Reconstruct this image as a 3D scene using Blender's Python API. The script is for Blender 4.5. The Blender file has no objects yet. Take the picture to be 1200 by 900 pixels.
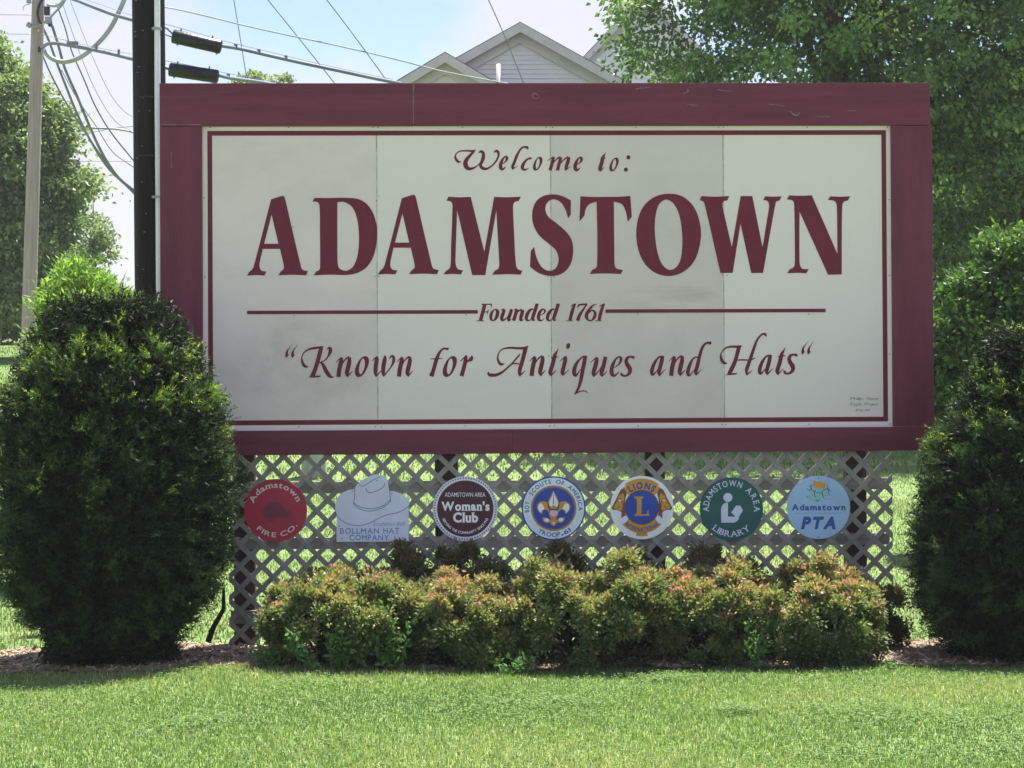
import bpy, bmesh, math, random
import numpy as np
from mathutils import Vector, Matrix
from mathutils.geometry import tessellate_polygon
rng = np.random.default_rng(7); random.seed(7)
SC = bpy.context.scene
COL = SC.collection
R = math.radians

# ------------------------------------------------------------------ camera
CP = np.array([-0.8422, -15.6305, 1.6902]); YAW, PIT, ROL, FPX = 0.036708, 0.009615, -0.005687, 2600.0
_F = np.array([math.sin(YAW)*math.cos(PIT), math.cos(YAW)*math.cos(PIT), math.sin(PIT)])
_R = np.cross(_F, [0, 0, 1]); _R /= np.linalg.norm(_R); _U = np.cross(_R, _F)
_R, _U = _R*math.cos(ROL)+_U*math.sin(ROL), _U*math.cos(ROL)-_R*math.sin(ROL)
cd = bpy.data.cameras.new('camera'); cam = bpy.data.objects.new('camera', cd); COL.objects.link(cam)
cam.matrix_world = Matrix(((_R[0], _U[0], -_F[0], CP[0]), (_R[1], _U[1], -_F[1], CP[1]), (_R[2], _U[2], -_F[2], CP[2]), (0, 0, 0, 1)))
cd.sensor_width = 36; cd.lens = FPX/1200*36; cd.clip_end = 2000; cd.clip_start = 0.1
SC.camera = cam

# ------------------------------------------------------------------ sky and sun
SUN_EL, SUN_AZ = R(69), R(33)
w = bpy.data.worlds.new("World"); SC.world = w; w.use_nodes = True
nt = w.node_tree; nt.nodes.clear()
out = nt.nodes.new('ShaderNodeOutputWorld'); bg = nt.nodes.new('ShaderNodeBackground'); bg.inputs['Strength'].default_value = 0.071
sky = nt.nodes.new('ShaderNodeTexSky'); sky.sky_type = 'NISHITA'; sky.sun_disc = False
sky.sun_elevation = SUN_EL; sky.sun_rotation = SUN_AZ; sky.air_density = 1.0; sky.dust_density = 0.0; sky.ozone_density = 2.0
tc = nt.nodes.new('ShaderNodeTexCoord'); mp = nt.nodes.new('ShaderNodeMapping')
mp.inputs['Scale'].default_value = (1, 1, 1.5); mp.inputs['Location'].default_value = (0.1, 0.0, 0.53)
nz = nt.nodes.new('ShaderNodeTexNoise'); nz.inputs['Scale'].default_value = 6.5; nz.inputs['Detail'].default_value = 7; nz.inputs['Roughness'].default_value = 0.5
rp = nt.nodes.new('ShaderNodeValToRGB'); rp.color_ramp.elements[0].position = 0.46; rp.color_ramp.elements[1].position = 0.56
rp.color_ramp.elements[0].color = (0.12, 0.12, 0.12, 1); rp.color_ramp.elements[1].color = (0.88, 0.88, 0.88, 1)
mx = nt.nodes.new('ShaderNodeMixRGB'); mx.inputs[2].default_value = (4.05, 3.95, 4.2, 1)
L = nt.links.new
L(tc.outputs['Generated'], mp.inputs[0]); L(mp.outputs[0], nz.inputs['Vector']); L(nz.outputs['Fac'], rp.inputs[0]); L(rp.outputs[0], mx.inputs[0])
tn = nt.nodes.new('ShaderNodeVectorMath'); tn.operation = 'MULTIPLY'; tn.inputs[1].default_value = (0.80, 0.775, 0.93); L(sky.outputs[0], tn.inputs[0]); L(tn.outputs[0], mx.inputs[1]); L(mx.outputs[0], bg.inputs[0]); L(bg.outputs[0], out.inputs[0])
sd = bpy.data.lights.new('sun', 'SUN'); sd.energy = 4.6; sd.angle = R(0.53); sd.color = (1, 0.955, 0.88)
so = bpy.data.objects.new('sun', sd); COL.objects.link(so)
SUNV = Vector((math.sin(SUN_AZ)*math.cos(SUN_EL), math.cos(SUN_AZ)*math.cos(SUN_EL), math.sin(SUN_EL)))
so.rotation_euler = SUNV.to_track_quat('Z', 'Y').to_euler(); so.location = SUNV*60
SC.view_settings.view_transform = 'Standard'; SC.view_settings.look = 'None'; SC.view_settings.exposure = 1.65; SC.view_settings.gamma = 1
SC.render.engine = 'CYCLES'; SC.cycles.max_bounces = 8; SC.cycles.diffuse_bounces = 4; SC.cycles.transmission_bounces = 4; SC.cycles.transparent_max_bounces = 8

# ------------------------------------------------------------------ geometry helpers
def ray(px, py):
    return _F + _R*((px-600)/FPX) + _U*((450-py)/FPX)
def U(px, py, Y):
    """point of the plane y = Y seen at photo pixel (px, py)"""
    d = ray(px, py); t = (Y-CP[1])/d[1]; return CP + d*t
def zg(x, y):
    """terrain height"""
    x = np.asarray(x, float); y = np.asarray(y, float)
    s = np.clip(y-1.6, 0, 70)
    z = 0.078*s*s/(s+2.5)
    z = np.where(y > 60, z, z)
    return z + 0.012*np.sin(x*1.7+y*0.9)+0.01*np.sin(x*0.6-y*2.1) - 0.02*np.exp(-(y+12)**2/30)
def Gp(px, py):
    d = ray(px, py); lo = 3.0
    for i in range(4000):
        p = CP+d*lo
        if p[2] <= zg(p[0], p[1]): return p
        lo += 0.05 if lo < 60 else 0.5
    return p

def tag(o, label=None, cat=None, group=None, kind=None):
    if label: o['label'] = label
    if cat: o['category'] = cat
    if group: o['group'] = group
    if kind: o['kind'] = kind
    return o
def empty(name, loc, label=None, cat=None, group=None):
    o = bpy.data.objects.new(name, None); COL.objects.link(o); o.location = loc; o.empty_display_size = 0.2
    bpy.context.view_layer.update() if False else None
    o.matrix_world = Matrix.Translation(Vector(loc))
    return tag(o, label, cat, group)
def link(name, me, parent=None):
    """world-space mesh, parented without moving"""
    o = bpy.data.objects.new(name, me); COL.objects.link(o)
    if parent is not None:
        o.parent = parent
        o.matrix_parent_inverse = Matrix.Translation(-WLOC(parent))
    return o
def WLOC(o):
    l = Vector(o.location)
    # parts keep world-space vertices, so only roots carry a location
    if o.parent is not None:
        l = Vector((0, 0, 0))
    return l
def mesh(name, V, F, mat, parent=None, rnd=None, smooth=False):
    me = bpy.data.meshes.new(name)
    V = np.asarray(V, float)
    if isinstance(F, np.ndarray):
        n, k = F.shape
        me.vertices.add(len(V)); me.vertices.foreach_set('co', V.ravel())
        me.loops.add(n*k); me.loops.foreach_set('vertex_index', F.ravel().astype(np.int32))
        me.polygons.add(n); me.polygons.foreach_set('loop_start', np.arange(0, n*k, k, dtype=np.int32)); 
        me.update(calc_edges=True)
    else:
        me.from_pydata([tuple(v) for v in V], [], [tuple(f) for f in F]); me.update()
    if rnd is not None:
        a = me.attributes.new('rnd', 'FLOAT', 'FACE'); a.data.foreach_set('value', np.asarray(rnd, np.float32))
    me.polygons.foreach_set('use_smooth', np.full(len(me.polygons), smooth))
    me.materials.append(mat)
    return link(name, me, parent)
class MB:
    """collects simple solids into one mesh"""
    def __init__(s): s.V = []; s.F = []
    def add(s, V, F):
        n = len(s.V); s.V += [tuple(v) for v in V]; s.F += [tuple(i+n for i in f) for f in F]; return s
    def box(s, x0, x1, y0, y1, z0, z1):
        return s.add([(x0,y0,z0),(x1,y0,z0),(x1,y1,z0),(x0,y1,z0),(x0,y0,z1),(x1,y0,z1),(x1,y1,z1),(x0,y1,z1)],
                     [(0,3,2,1),(4,5,6,7),(0,1,5,4),(1,2,6,5),(2,3,7,6),(3,0,4,7)])
    def tube(s, P, r, n=8, caps=True):
        P = [Vector(p) for p in P]; rr = r if hasattr(r, '__len__') else [r]*len(P)
        V = []; F = []; up = Vector((0.13, 0.2, 0.97)); a = None
        for i, p in enumerate(P):
            t = (P[min(i+1, len(P)-1)]-P[max(i-1, 0)]).normalized()
            if a is None: a = t.cross(up if abs(t.dot(up)) < 0.95 else Vector((1, 0, 0))).normalized()
            a = (a - t*a.dot(t)).normalized(); b = t.cross(a)
            for k in range(n):
                q = 2*math.pi*k/n; V.append(p + (a*math.cos(q)+b*math.sin(q))*rr[i])
        for i in range(len(P)-1):
            for k in range(n):
                F.append((i*n+k, i*n+(k+1) % n, (i+1)*n+(k+1) % n, (i+1)*n+k))
        if caps: F.append(tuple(range(n-1, -1, -1))); F.append(tuple((len(P)-1)*n+k for k in range(n)))
        return s.add(V, F)
    def prism(s, poly, y0, y1):
        """poly: (x, z) points, extruded along y"""
        n = len(poly)
        tris = tessellate_polygon([[Vector((p[0], p[1], 0)) for p in poly]])
        V = [(p[0], y0, p[1]) for p in poly]+[(p[0], y1, p[1]) for p in poly]
        F = [tuple(t) for t in tris]+[tuple(i+n for i in reversed(t)) for t in tris]
        F += [(i, (i+1) % n, (i+1) % n+n, i+n) for i in range(n)]
        return s.add(V, F)
    def build(s, name, mat, parent=None, smooth=False, bevel=0, fix=True):
        me = bpy.data.meshes.new(name); me.from_pydata(s.V, [], s.F); me.update()
        if fix or bevel:
            bm = bmesh.new(); bm.from_mesh(me)
            bmesh.ops.recalc_face_normals(bm, faces=bm.faces)
            if bevel: bmesh.ops.bevel(bm, geom=list(bm.edges), offset=bevel, segments=2, affect='EDGES', profile=0.6)
            bm.to_mesh(me); bm.free()
        me.polygons.foreach_set('use_smooth', np.full(len(me.polygons), smooth))
        me.materials.append(mat)
        return link(name, me, parent)

# ------------------------------------------------------------------ materials
def newmat(name):
    m = bpy.data.materials.new(name); m.use_nodes = True
    return m, m.node_tree, m.node_tree.nodes['Principled BSDF'], m.node_tree.nodes['Material Output']
def paint(name, c, rough=0.5, var=0.12, scale=6.0, bump=0.0, bscale=60, stretch=(1, 1, 1), c2=None, fine=0.06, metal=0, spec=0.5):
    """base colour with broad and fine noise, optional bump"""
    m, t, b, o = newmat(name); Ln = t.links.new
    co = t.nodes.new('ShaderNodeTexCoord'); mpp = t.nodes.new('ShaderNodeMapping'); mpp.inputs['Scale'].default_value = stretch
    Ln(co.outputs['Object'], mpp.inputs[0])
    n1 = t.nodes.new('ShaderNodeTexNoise'); n1.inputs['Scale'].default_value = scale; n1.inputs['Detail'].default_value = 6; n1.inputs['Roughness'].default_value = 0.6
    n2 = t.nodes.new('ShaderNodeTexNoise'); n2.inputs['Scale'].default_value = scale*14; n2.inputs['Detail'].default_value = 3
    Ln(mpp.outputs[0], n1.inputs['Vector']); Ln(mpp.outputs[0], n2.inputs['Vector'])
    r = t.nodes.new('ShaderNodeValToRGB'); r.color_ramp.elements[0].position = 0.3; r.color_ramp.elements[1].position = 0.7
    c2 = c2 or tuple(x*(1-2*var) for x in c); cc = tuple(x*(1+var*0.4) for x in c)
    r.color_ramp.elements[0].color = (*c2, 1); r.color_ramp.elements[1].color = (*cc, 1)
    Ln(n1.outputs['Fac'], r.inputs[0])
    mr = t.nodes.new('ShaderNodeMapRange'); mr.inputs[1].default_value = 0.25; mr.inputs[2].default_value = 0.75; mr.inputs[3].default_value = 1-fine; mr.inputs[4].default_value = 1+fine
    Ln(n2.outputs['Fac'], mr.inputs[0])
    v = t.nodes.new('ShaderNodeVectorMath'); v.operation = 'SCALE'; Ln(r.outputs[0], v.inputs[0]); Ln(mr.outputs[0], v.inputs['Scale'])
    Ln(v.outputs[0], b.inputs['Base Color'])
    b.inputs['Roughness'].default_value = rough; b.inputs['Metallic'].default_value = metal; b.inputs['Specular IOR Level'].default_value = spec
    if bump:
        n3 = t.nodes.new('ShaderNodeTexNoise'); n3.inputs['Scale'].default_value = bscale; n3.inputs['Detail'].default_value = 4; Ln(mpp.outputs[0], n3.inputs['Vector'])
        bp = t.nodes.new('ShaderNodeBump'); bp.inputs['Strength'].default_value = bump; bp.inputs['Distance'].default_value = 0.01
        Ln(n3.outputs['Fac'], bp.inputs['Height']); Ln(bp.outputs[0], b.inputs['Normal'])
    return m
def leafmat(name, stops, trans=0.4, rough=0.5, tcol=1.6, spec=0.35):
    """leaf colours picked per leaf by the attribute rnd; light passes through"""
    m, t, b, o = newmat(name); Ln = t.links.new
    at = t.nodes.new('ShaderNodeAttribute'); at.attribute_name = 'rnd'
    r = t.nodes.new('ShaderNodeValToRGB'); e = r.color_ramp.elements
    e[0].position = stops[0][0]; e[0].color = (*stops[0][1], 1); e[1].position = stops[-1][0]; e[1].color = (*stops[-1][1], 1)
    for p, c in stops[1:-1]:
        q = e.new(p); q.color = (*c, 1)
    Ln(at.outputs['Fac'], r.inputs[0]); Ln(r.outputs[0], b.inputs['Base Color'])
    b.inputs['Roughness'].default_value = rough; b.inputs['Specular IOR Level'].default_value = spec
    tb = t.nodes.new('ShaderNodeBsdfTranslucent'); v = t.nodes.new('ShaderNodeVectorMath'); v.operation = 'MULTIPLY'; v.inputs[1].default_value = (tcol*0.95, tcol, tcol*0.45)
    Ln(r.outputs[0], v.inputs[0]); Ln(v.outputs[0], tb.inputs['Color'])
    ms = t.nodes.new('ShaderNodeMixShader'); ms.inputs[0].default_value = trans
    Ln(b.outputs[0], ms.inputs[1]); Ln(tb.outputs[0], ms.inputs[2]); Ln(ms.outputs[0], o.inputs['Surface'])
    return m
def flat(name, c, rough=0.45): return paint(name, c, rough=rough, var=0.05, scale=8, fine=0.03)

M = {}
M['maroon'] = paint(spec=0.2, name='maroon_painted_wood', c=(0.155, 0.034, 0.062), rough=0.42, var=0.14, scale=1.6, bump=0.25, bscale=30, stretch=(0.6, 1, 6), fine=0.10)
M['maroon_v'] = paint(spec=0.2, name='maroon_painted_upright', c=(0.155, 0.034, 0.062), rough=0.42, var=0.14, scale=1.6, bump=0.25, bscale=30, stretch=(6, 1, 0.6), fine=0.10)
M['vinyl'] = paint(spec=0.2, name='maroon_vinyl', c=(0.158, 0.019, 0.042), rough=0.5, var=0.08, scale=3)
M['post'] = paint('dark_maroon_post', (0.035, 0.011, 0.016), 0.7, 0.2, 3, 0.3, 40, (6, 6, 0.6))
M['lattice'] = paint('weathered_grey_lattice', (0.31, 0.31, 0.28), 0.85, 0.18, 3, 0.5, 50, c2=(0.20, 0.20, 0.18), fine=0.14)
M['rail'] = paint('weathered_grey_rail', (0.25, 0.235, 0.21), 0.85, 0.2, 2, 0.5, 40, (0.4, 4, 5), fine=0.14)

def wear(m, stretch, light=(0.26, 0.11, 0.14), amount=0.35, seed=0.0):
    """long faded streaks and dark dirt on painted boards"""
    t = m.node_tree; b = t.nodes['Principled BSDF']; Ln = t.links.new; src = b.inputs['Base Color'].links[0].from_socket
    co = t.nodes.new('ShaderNodeTexCoord'); mpp = t.nodes.new('ShaderNodeMapping'); mpp.inputs['Scale'].default_value = stretch; mpp.inputs['Location'].default_value = (seed, seed*2, seed)
    Ln(co.outputs['Object'], mpp.inputs[0])
    n = t.nodes.new('ShaderNodeTexNoise'); n.inputs['Scale'].default_value = 3; n.inputs['Detail'].default_value = 9; n.inputs['Roughness'].default_value = 0.72; Ln(mpp.outputs[0], n.inputs['Vector'])
    r = t.nodes.new('ShaderNodeMapRange'); r.inputs[1].default_value = 0.56; r.inputs[2].default_value = 0.80; r.inputs[3].default_value = 0; r.inputs[4].default_value = amount; Ln(n.outputs['Fac'], r.inputs[0])
    x = t.nodes.new('ShaderNodeMixRGB'); x.inputs[2].default_value = (*light, 1); Ln(r.outputs[0], x.inputs[0]); Ln(src, x.inputs[1])
    r2 = t.nodes.new('ShaderNodeMapRange'); r2.inputs[1].default_value = 0.44; r2.inputs[2].default_value = 0.25; r2.inputs[3].default_value = 0; r2.inputs[4].default_value = amount*1.2; Ln(n.outputs['Fac'], r2.inputs[0])
    y = t.nodes.new('ShaderNodeMixRGB'); y.inputs[2].default_value = (light[0]*0.25, light[1]*0.14, light[2]*0.16, 1); Ln(r2.outputs[0], y.inputs[0]); Ln(x.outputs[0], y.inputs[1]); Ln(y.outputs[0], b.inputs['Base Color'])
wear(M['maroon'], (0.5, 1, 9)); wear(M['maroon_v'], (9, 1, 0.5), seed=3.1)
wear(M['lattice'], (2.5, 1, 2.5), (0.45, 0.44, 0.40), 0.5); wear(M['rail'], (0.6, 1, 7), (0.40, 0.38, 0.34), 0.5)
# ------------------------------------------------------------------ flat print helpers
def cat_rom(pts, closed=False, n=6):
    """pts: (x, y[, w][, 's'])  's' marks a smooth point; open strokes are smooth throughout"""
    P = [np.array([float(v) for v in p if not isinstance(v, str)]) for p in pts]
    S = [(not closed) or ('s' in p) for p in pts]; N = len(P); outp = []
    segs = N if closed else N-1
    for i in range(segs):
        a, b_ = P[i], P[(i+1) % N]; sa, sb = S[i], S[(i+1) % N]
        if closed: pa, pb = P[i-1], P[(i+2) % N]
        else: pa, pb = P[max(i-1, 0)], P[min(i+2, N-1)]
        if not sa and not sb: outp.append(a); continue
        d = np.linalg.norm((b_-a)[:2])
        def tan(prev, cur, nxt):
            t = (nxt-prev); l = np.linalg.norm(t[:2])+1e-9; return t/l*d
        ma = tan(pa, a, b_) if (sa and not (not closed and i == 0)) else (b_-a)
        mb = tan(a, b_, pb) if (sb and not (not closed and i == segs-1)) else (b_-a)
        for k in range(n):
            t = k/n; h = (2*t**3-3*t**2+1, t**3-2*t**2+t, -2*t**3+3*t**2, t**3-t**2)
            outp.append(h[0]*a+h[1]*ma+h[2]*b_+h[3]*mb)
    if not closed: outp.append(P[-1])
    return outp
class Print:
    """flat shapes in photo pixels laid on the plane y = Y (each stroke a hair prouder than the last)"""
    def __init__(s, Y): s.Y = Y; s.V = []; s.F = []; s.k = 0
    def _y(s): s.k += 1; return s.Y-0.00012*(s.k % 12)
    def poly(s, rings, tf=lambda x, y: (x, y), n=6, Y=None):
        y = s._y() if Y is None else Y
        R2 = [[tf(p[0], p[1]) for p in cat_rom(r, True, n)] for r in rings]
        tr = tessellate_polygon([[Vector((a, -b, 0)) for a, b in r] for r in R2])
        base = len(s.V)
        for r in R2:
            for a, b in r: s.V.append(tuple(U(a, b, y)))
        for t in tr:
            t = [q+base for q in t]
            v = [Vector(s.V[q]) for q in t]
            nn = (v[1]-v[0]).cross(v[2]-v[0])
            s.F.append(tuple(t) if nn.y < 0 else tuple(reversed(t)))
        return s
    def stroke(s, pts, tf=lambda x, y: (x, y), sc=1.0, n=6, wmul=1.0):
        y = s._y(); C = cat_rom(pts, False, n); base = len(s.V); m = len(C)
        for i, c in enumerate(C):
            t = C[min(i+1, m-1)][:2]-C[max(i-1, 0)][:2]; t = t/(np.linalg.norm(t)+1e-9); nn = np.array([-t[1], t[0]])
            h = max(c[2], 1.0)*0.5*wmul
            for q in (1, -1):
                a, b = tf(c[0]+nn[0]*h*q, c[1]+nn[1]*h*q); s.V.append(tuple(U(a, b, y)))
        for i in range(m-1):
            f = (base+2*i, base+2*i+1, base+2*i+3, base+2*i+2)
            v = [Vector(s.V[q]) for q in f]; q = (v[1]-v[0]).cross(v[2]-v[0])
            s.F.append(f if q.y < 0 else tuple(reversed(f)))
        return s
    def build(s, name, mat, parent, split=False, stuff=False):
        if split:
            par = list(range(len(s.V)))
            def fd(i):
                while par[i] != i: par[i] = par[par[i]]; i = par[i]
                return i
            for f in s.F:
                for q in f[1:]: par[fd(q)] = fd(f[0])
            grp = {}
            for f in s.F: grp.setdefault(fd(f[0]), []).append(f)
            for fs in grp.values():
                ids = sorted({q for f in fs for q in f}); mp_ = {q: i for i, q in enumerate(ids)}
                me = bpy.data.meshes.new(name); me.from_pydata([s.V[q] for q in ids], [], [tuple(mp_[q] for q in f) for f in fs]); me.update(); me.materials.append(mat); link(name, me, parent)
            return None
        if stuff or name in ('lettering', 'small_lettering', 'worn_paint_mark', 'hat_outline', 'rope_rim', 'lion_lines', 'stick_figure'):
            me = bpy.data.meshes.new(name); me.from_pydata(s.V, [], s.F); me.update(); me.materials.append(mat); o_ = link(name, me, parent); o_['kind'] = 'stuff'; return o_
        me = bpy.data.meshes.new(name); me.from_pydata(s.V, [], s.F); me.update(); me.materials.append(mat)
        return link(name, me, parent)
def ell(cx, cy, rx, ry, tilt=0, n=16):
    o_ = []
    for k in range(n):
        q = 2*math.pi*k/n; x, y = rx*math.cos(q), ry*math.sin(q)
        o_.append((cx+x*math.cos(tilt)-y*math.sin(tilt), cy+x*math.sin(tilt)+y*math.cos(tilt)))
    return o_

# built-in typeface turned to meshes, character by character
_gc = {}
def glyph(ch, off=0.0):
    k = (ch, off)
    if ch == 'M' and k not in _gc:      # the bold offset breaks this one, so its outline is given
        V = [(0.05, 0), (0.19, 0), (0.19, 0.46), (0.36, 0.23), (0.42, 0.23), (0.59, 0.46), (0.59, 0), (0.73, 0), (0.73, 0.68), (0.61, 0.68), (0.39, 0.40), (0.17, 0.68), (0.05, 0.68)]
        _gc[k] = (V, [tuple(t) for t in tessellate_polygon([[Vector((p[0], p[1], 0)) for p in V]])])
    if k not in _gc:
        cu = bpy.data.curves.new('t', 'FONT'); cu.body = ch; cu.offset = off; cu.resolution_u = 4
        ob = bpy.data.objects.new('t', cu); COL.objects.link(ob)
        dg = bpy.context.evaluated_depsgraph_get(); ev = ob.evaluated_get(dg); me = ev.to_mesh()
        V = [(v.co.x, v.co.y) for v in me.vertices]; F = [tuple(p.vertices) for p in me.polygons]
        ev.to_mesh_clear(); bpy.data.objects.remove(ob); bpy.data.curves.remove(cu)
        _gc[k] = (V, F)
    return _gc[k]
def _put(pr, ch, fn, off):
    V, F = glyph(ch, off); y = pr._y(); base = len(pr.V)
    for a, b in V:
        q = fn(a, b); pr.V.append(tuple(U(q[0], q[1], y)))
    for f in F:
        f = [q+base for q in f]; v = [Vector(pr.V[q]) for q in f]; nn = (v[1]-v[0]).cross(v[2]-v[0])
        pr.F.append(tuple(f) if nn.y < 0 else tuple(reversed(f)))
CAPH = 0.70
def widths(txt, off, gap, space=0.32):
    X = []; x = 0
    for ch in txt:
        if ch == ' ': X.append(None); x += space; continue
        V, F = glyph(ch, off); a = min(v[0] for v in V); b = max(v[0] for v in V)
        X.append((x-a, x+(b-a)/2)); x += (b-a)+gap
    return X, x-gap
def text_line(pr, txt, x0, x1, yb, yt, off=0.0, gap=0.1, slant=0.0, tf=lambda x, y: (x, y), serif=0, space=0.32):
    """fit txt between x0..x1, baseline yb, cap top yt (pixels)"""
    X, W = widths(txt, off, gap, space); sx = (x1-x0)/W; sy = (yb-yt)/CAPH
    for ch, q in zip(txt, X):
        if q is None: continue
        _put(pr, ch, lambda a, b: tf(x0+(a+q[0]+b*slant*sy/sx)*sx, yb-b*sy), off)
        if serif: serifs(pr, ch, lambda a, b: tf(x0+(a+q[0]+b*slant*sy/sx)*sx, yb-b*sy), off, serif)
def text_arc(pr, txt, cx, cy, r, a0, a1, h, off=0.0, gap=0.1, top=True, serif=0, space=0.32):
    """top: angles in degrees clockwise from 12 o'clock, baseline radius r; bottom text reads left to right along the lower arc"""
    X, W = widths(txt, off, gap, space); sy = h/CAPH
    for ch, q in zip(txt, X):
        if q is None: continue
        ang = R(a0+(a1-a0)*q[1]/W)
        sx = abs(R(a1-a0))*r/W
        xc = q[1]-q[0]
        if top:
            c, s_ = math.cos(ang), math.sin(ang)
            fn = lambda a, b: (cx+s_*(r+b*sy)+c*(a-xc)*sx, cy-c*(r+b*sy)+s_*(a-xc)*sx)
        else:
            c, s_ = math.cos(ang), math.sin(ang)   # ang clockwise from 12; reading direction is anticlockwise
            rr = r
            fn = lambda a, b: (cx+s_*(rr-b*sy)-c*(a-xc)*sx, cy-c*(rr-b*sy)-s_*(a-xc)*sx)
        _put(pr, ch, fn, off)
        if serif: serifs(pr, ch, fn, off, serif)
def serifs(pr, ch, fn, off, s_):
    """slab feet on the ends of the upright stems"""
    V, F = glyph(ch, off); y = pr._y()
    def ends(zv):
        xs = sorted(set(round(a, 3) for a, b in V if abs(b-zv) < 0.012)); return xs
    tops = CAPH if ch.isupper() else None
    lst = []
    if ch in 'BDFHIKLPRTAEhmnrlbdfiY':
        xs = ends(min(b for a, b in V))
        if xs: lst.append((xs, min(b for a, b in V), 1))
    if ch in 'BDFHIKLPRUEYluib':
        zt = max(b for a, b in V); xs = ends(zt)
        if xs: lst.append((xs, zt, -1))
    for xs, z, sg in lst:
        grp = [[xs[0]]]
        for x in xs[1:]:
            if x-grp[-1][-1] > 0.13: grp.append([x])
            else: grp[-1].append(x)
        for g in grp:
            a, b = g[0]-s_, g[-1]+s_
            z1 = z+sg*s_*0.9
            base = len(pr.V)
            for p in ((a, z), (b, z), (b, z1), (a, z1)):
                q = fn(*p); pr.V.append(tuple(U(q[0], q[1], y-0.00006)))
            f = [base, base+1, base+2, base+3]; v = [Vector(pr.V[k]) for k in f]; nn = (v[1]-v[0]).cross(v[2]-v[0])
            pr.F.append(tuple(f) if nn.y < 0 else tuple(reversed(f)))

# ------------------------------------------------------------------ the town sign
YF = -0.045          # front of frame boards
YP = 0.0             # face of the sign panels
sx0, sx1 = -2.4385, 2.4385; sz0, sz1 = 1.53, 3.664
sign = empty('town_sign', (0, 0, 0), 'large maroon framed town welcome sign with cream panels on dark posts', 'sign')
fl, fr = U(187.6, 300, YF)[0], U(1093.3, 300, YF)[0]
ft, fb = U(640, 97.3, YF)[2], U(640, 531.2, YF)[2]
ij = U(484.5, 120, YF)[0]; bj = U(600.5, 515, YF)[0]
il, ir = U(237.0, 300, YF)[0], U(1044.8+1.0, 300, YF)[0]
it_, ib = U(640, 147.2, YF)[2], U(640, 502.3, YF)[2]
g = 0.0007
def board(x0, x1, z0, z1, m, y0=YF, y1=0.0): return MB().box(x0, x1, y0, y1, z0, z1).build('frame_board', m, sign, bevel=0.004)
board(fl, ij-g, it_, ft, M['maroon']); board(ij+g, fr-0.012, it_+0.001, ft, M['maroon'], YF-0.002)
board(fl, il, ib, it_-0.003, M['maroon_v'], YF+0.002); board(ir, fr, ib, it_-0.003, M['maroon_v'], YF+0.002)
board(fl, bj-g, fb, ib-0.003, M['maroon']); board(bj+g, fr+0.004, fb+0.002, ib-0.003, M['maroon'], YF-0.003)
# white worn joint and flaked paint marks
M['worn'] = paint('bare_worn_paint', (0.24, 0.13, 0.155), 0.7, 0.3, 20)
pm = Print(YF-0.0045)
pm.stroke([(484.6,98,1.6),(484.5,112,1.8),(484.3,127,1.6),(484.2,131,1)])
for a in ([(188,146,1),(203,146.2,.9),(237,146.0,.6)],[(201,178,1),(200.6,186,1.2),(201.4,197,1)],[(745,104,1.2),(752,103.2,2),(762,102,1)],
          [(800,110,1),(806,107,2.2),(806,104,1)],[(805,122.5,1),(818,123.5,.8)],[(925,130,1),(933,135,2),(938,131,1)],[(956,136,1),(973,137,1)],
          [(840,105,.8),(858,107,1)],[(623,112,1),(627,109.5,1.3),(631,113,1),(627,115.5,1.2),(623,112,.8)],[(900,122,.8),(918,124,1.2)],[(994,129,1),(1003,129.5,.8)]):
    pm.stroke(a)
pm.build('worn_paint_mark', M['worn'], sign)
# backing and the four sheets
cols = [(0.83, 0.76, 0.76), (0.84, 0.77, 0.77), (0.81, 0.74, 0.74), (0.85, 0.78, 0.78)]
inner = [(0.73, 0.655, 0.645), (0.745, 0.69, 0.675), (0.635, 0.58, 0.57), (0.745, 0.69, 0.675)]
def panelmat(name, c, stain):
    m, t, b, o = newmat(name); Ln = t.links.new
    co = t.nodes.new('ShaderNodeTexCoord')
    n1 = t.nodes.new('ShaderNodeTexNoise'); n1.inputs['Scale'].default_value = 1.3; n1.inputs['Detail'].default_value = 5; n1.inputs['Roughness'].default_value = 0.62
    mpp = t.nodes.new('ShaderNodeMapping'); mpp.inputs['Scale'].default_value = (0.8, 1, 1.5); Ln(co.outputs['Object'], mpp.inputs[0]); Ln(mpp.outputs[0], n1.inputs['Vector'])
    r = t.nodes.new('ShaderNodeValToRGB'); r.color_ramp.elements[0].position = 0.42; r.color_ramp.elements[1].position = 0.62
    r.color_ramp.elements[0].color = (*c, 1); r.color_ramp.elements[1].color = (*[x*(1-stain) for x in c], 1)
    Ln(n1.outputs['Fac'], r.inputs[0])
    n2 = t.nodes.new('ShaderNodeTexNoise'); n2.inputs['Scale'].default_value = 90; n2.inputs['Detail'].default_value = 3; Ln(co.outputs['Object'], n2.inputs['Vector'])
    mr = t.nodes.new('ShaderNodeMapRange'); mr.inputs[1].default_value = 0.3; mr.inputs[2].default_value = 0.7; mr.inputs[3].default_value = 0.975; mr.inputs[4].default_value = 1.025
    Ln(n2.outputs['Fac'], mr.inputs[0]); v = t.nodes.new('ShaderNodeVectorMath'); v.operation = 'SCALE'; Ln(r.outputs[0], v.inputs[0]); Ln(mr.outputs[0], v.inputs['Scale'])
    Ln(v.outputs[0], b.inputs['Base Color']); b.inputs['Roughness'].default_value = 0.55; b.inputs['Specular IOR Level'].default_value = 0.3
    return m
xe = [sx0, U(441.5, 320, 0)[0], U(645.3, 320, 0)[0], U(847.6, 320, 0)[0], sx1]
plab = ['leftmost cream sheet with grey stains low down', 'second cream sheet from the left', 'third, greyer sheet with smudges', 'rightmost cream sheet with small signature']
pxs = [(248.7, 441.5), (441.5, 645.3), (645.3, 847.6), (847.6, 1034.6)]
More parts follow.
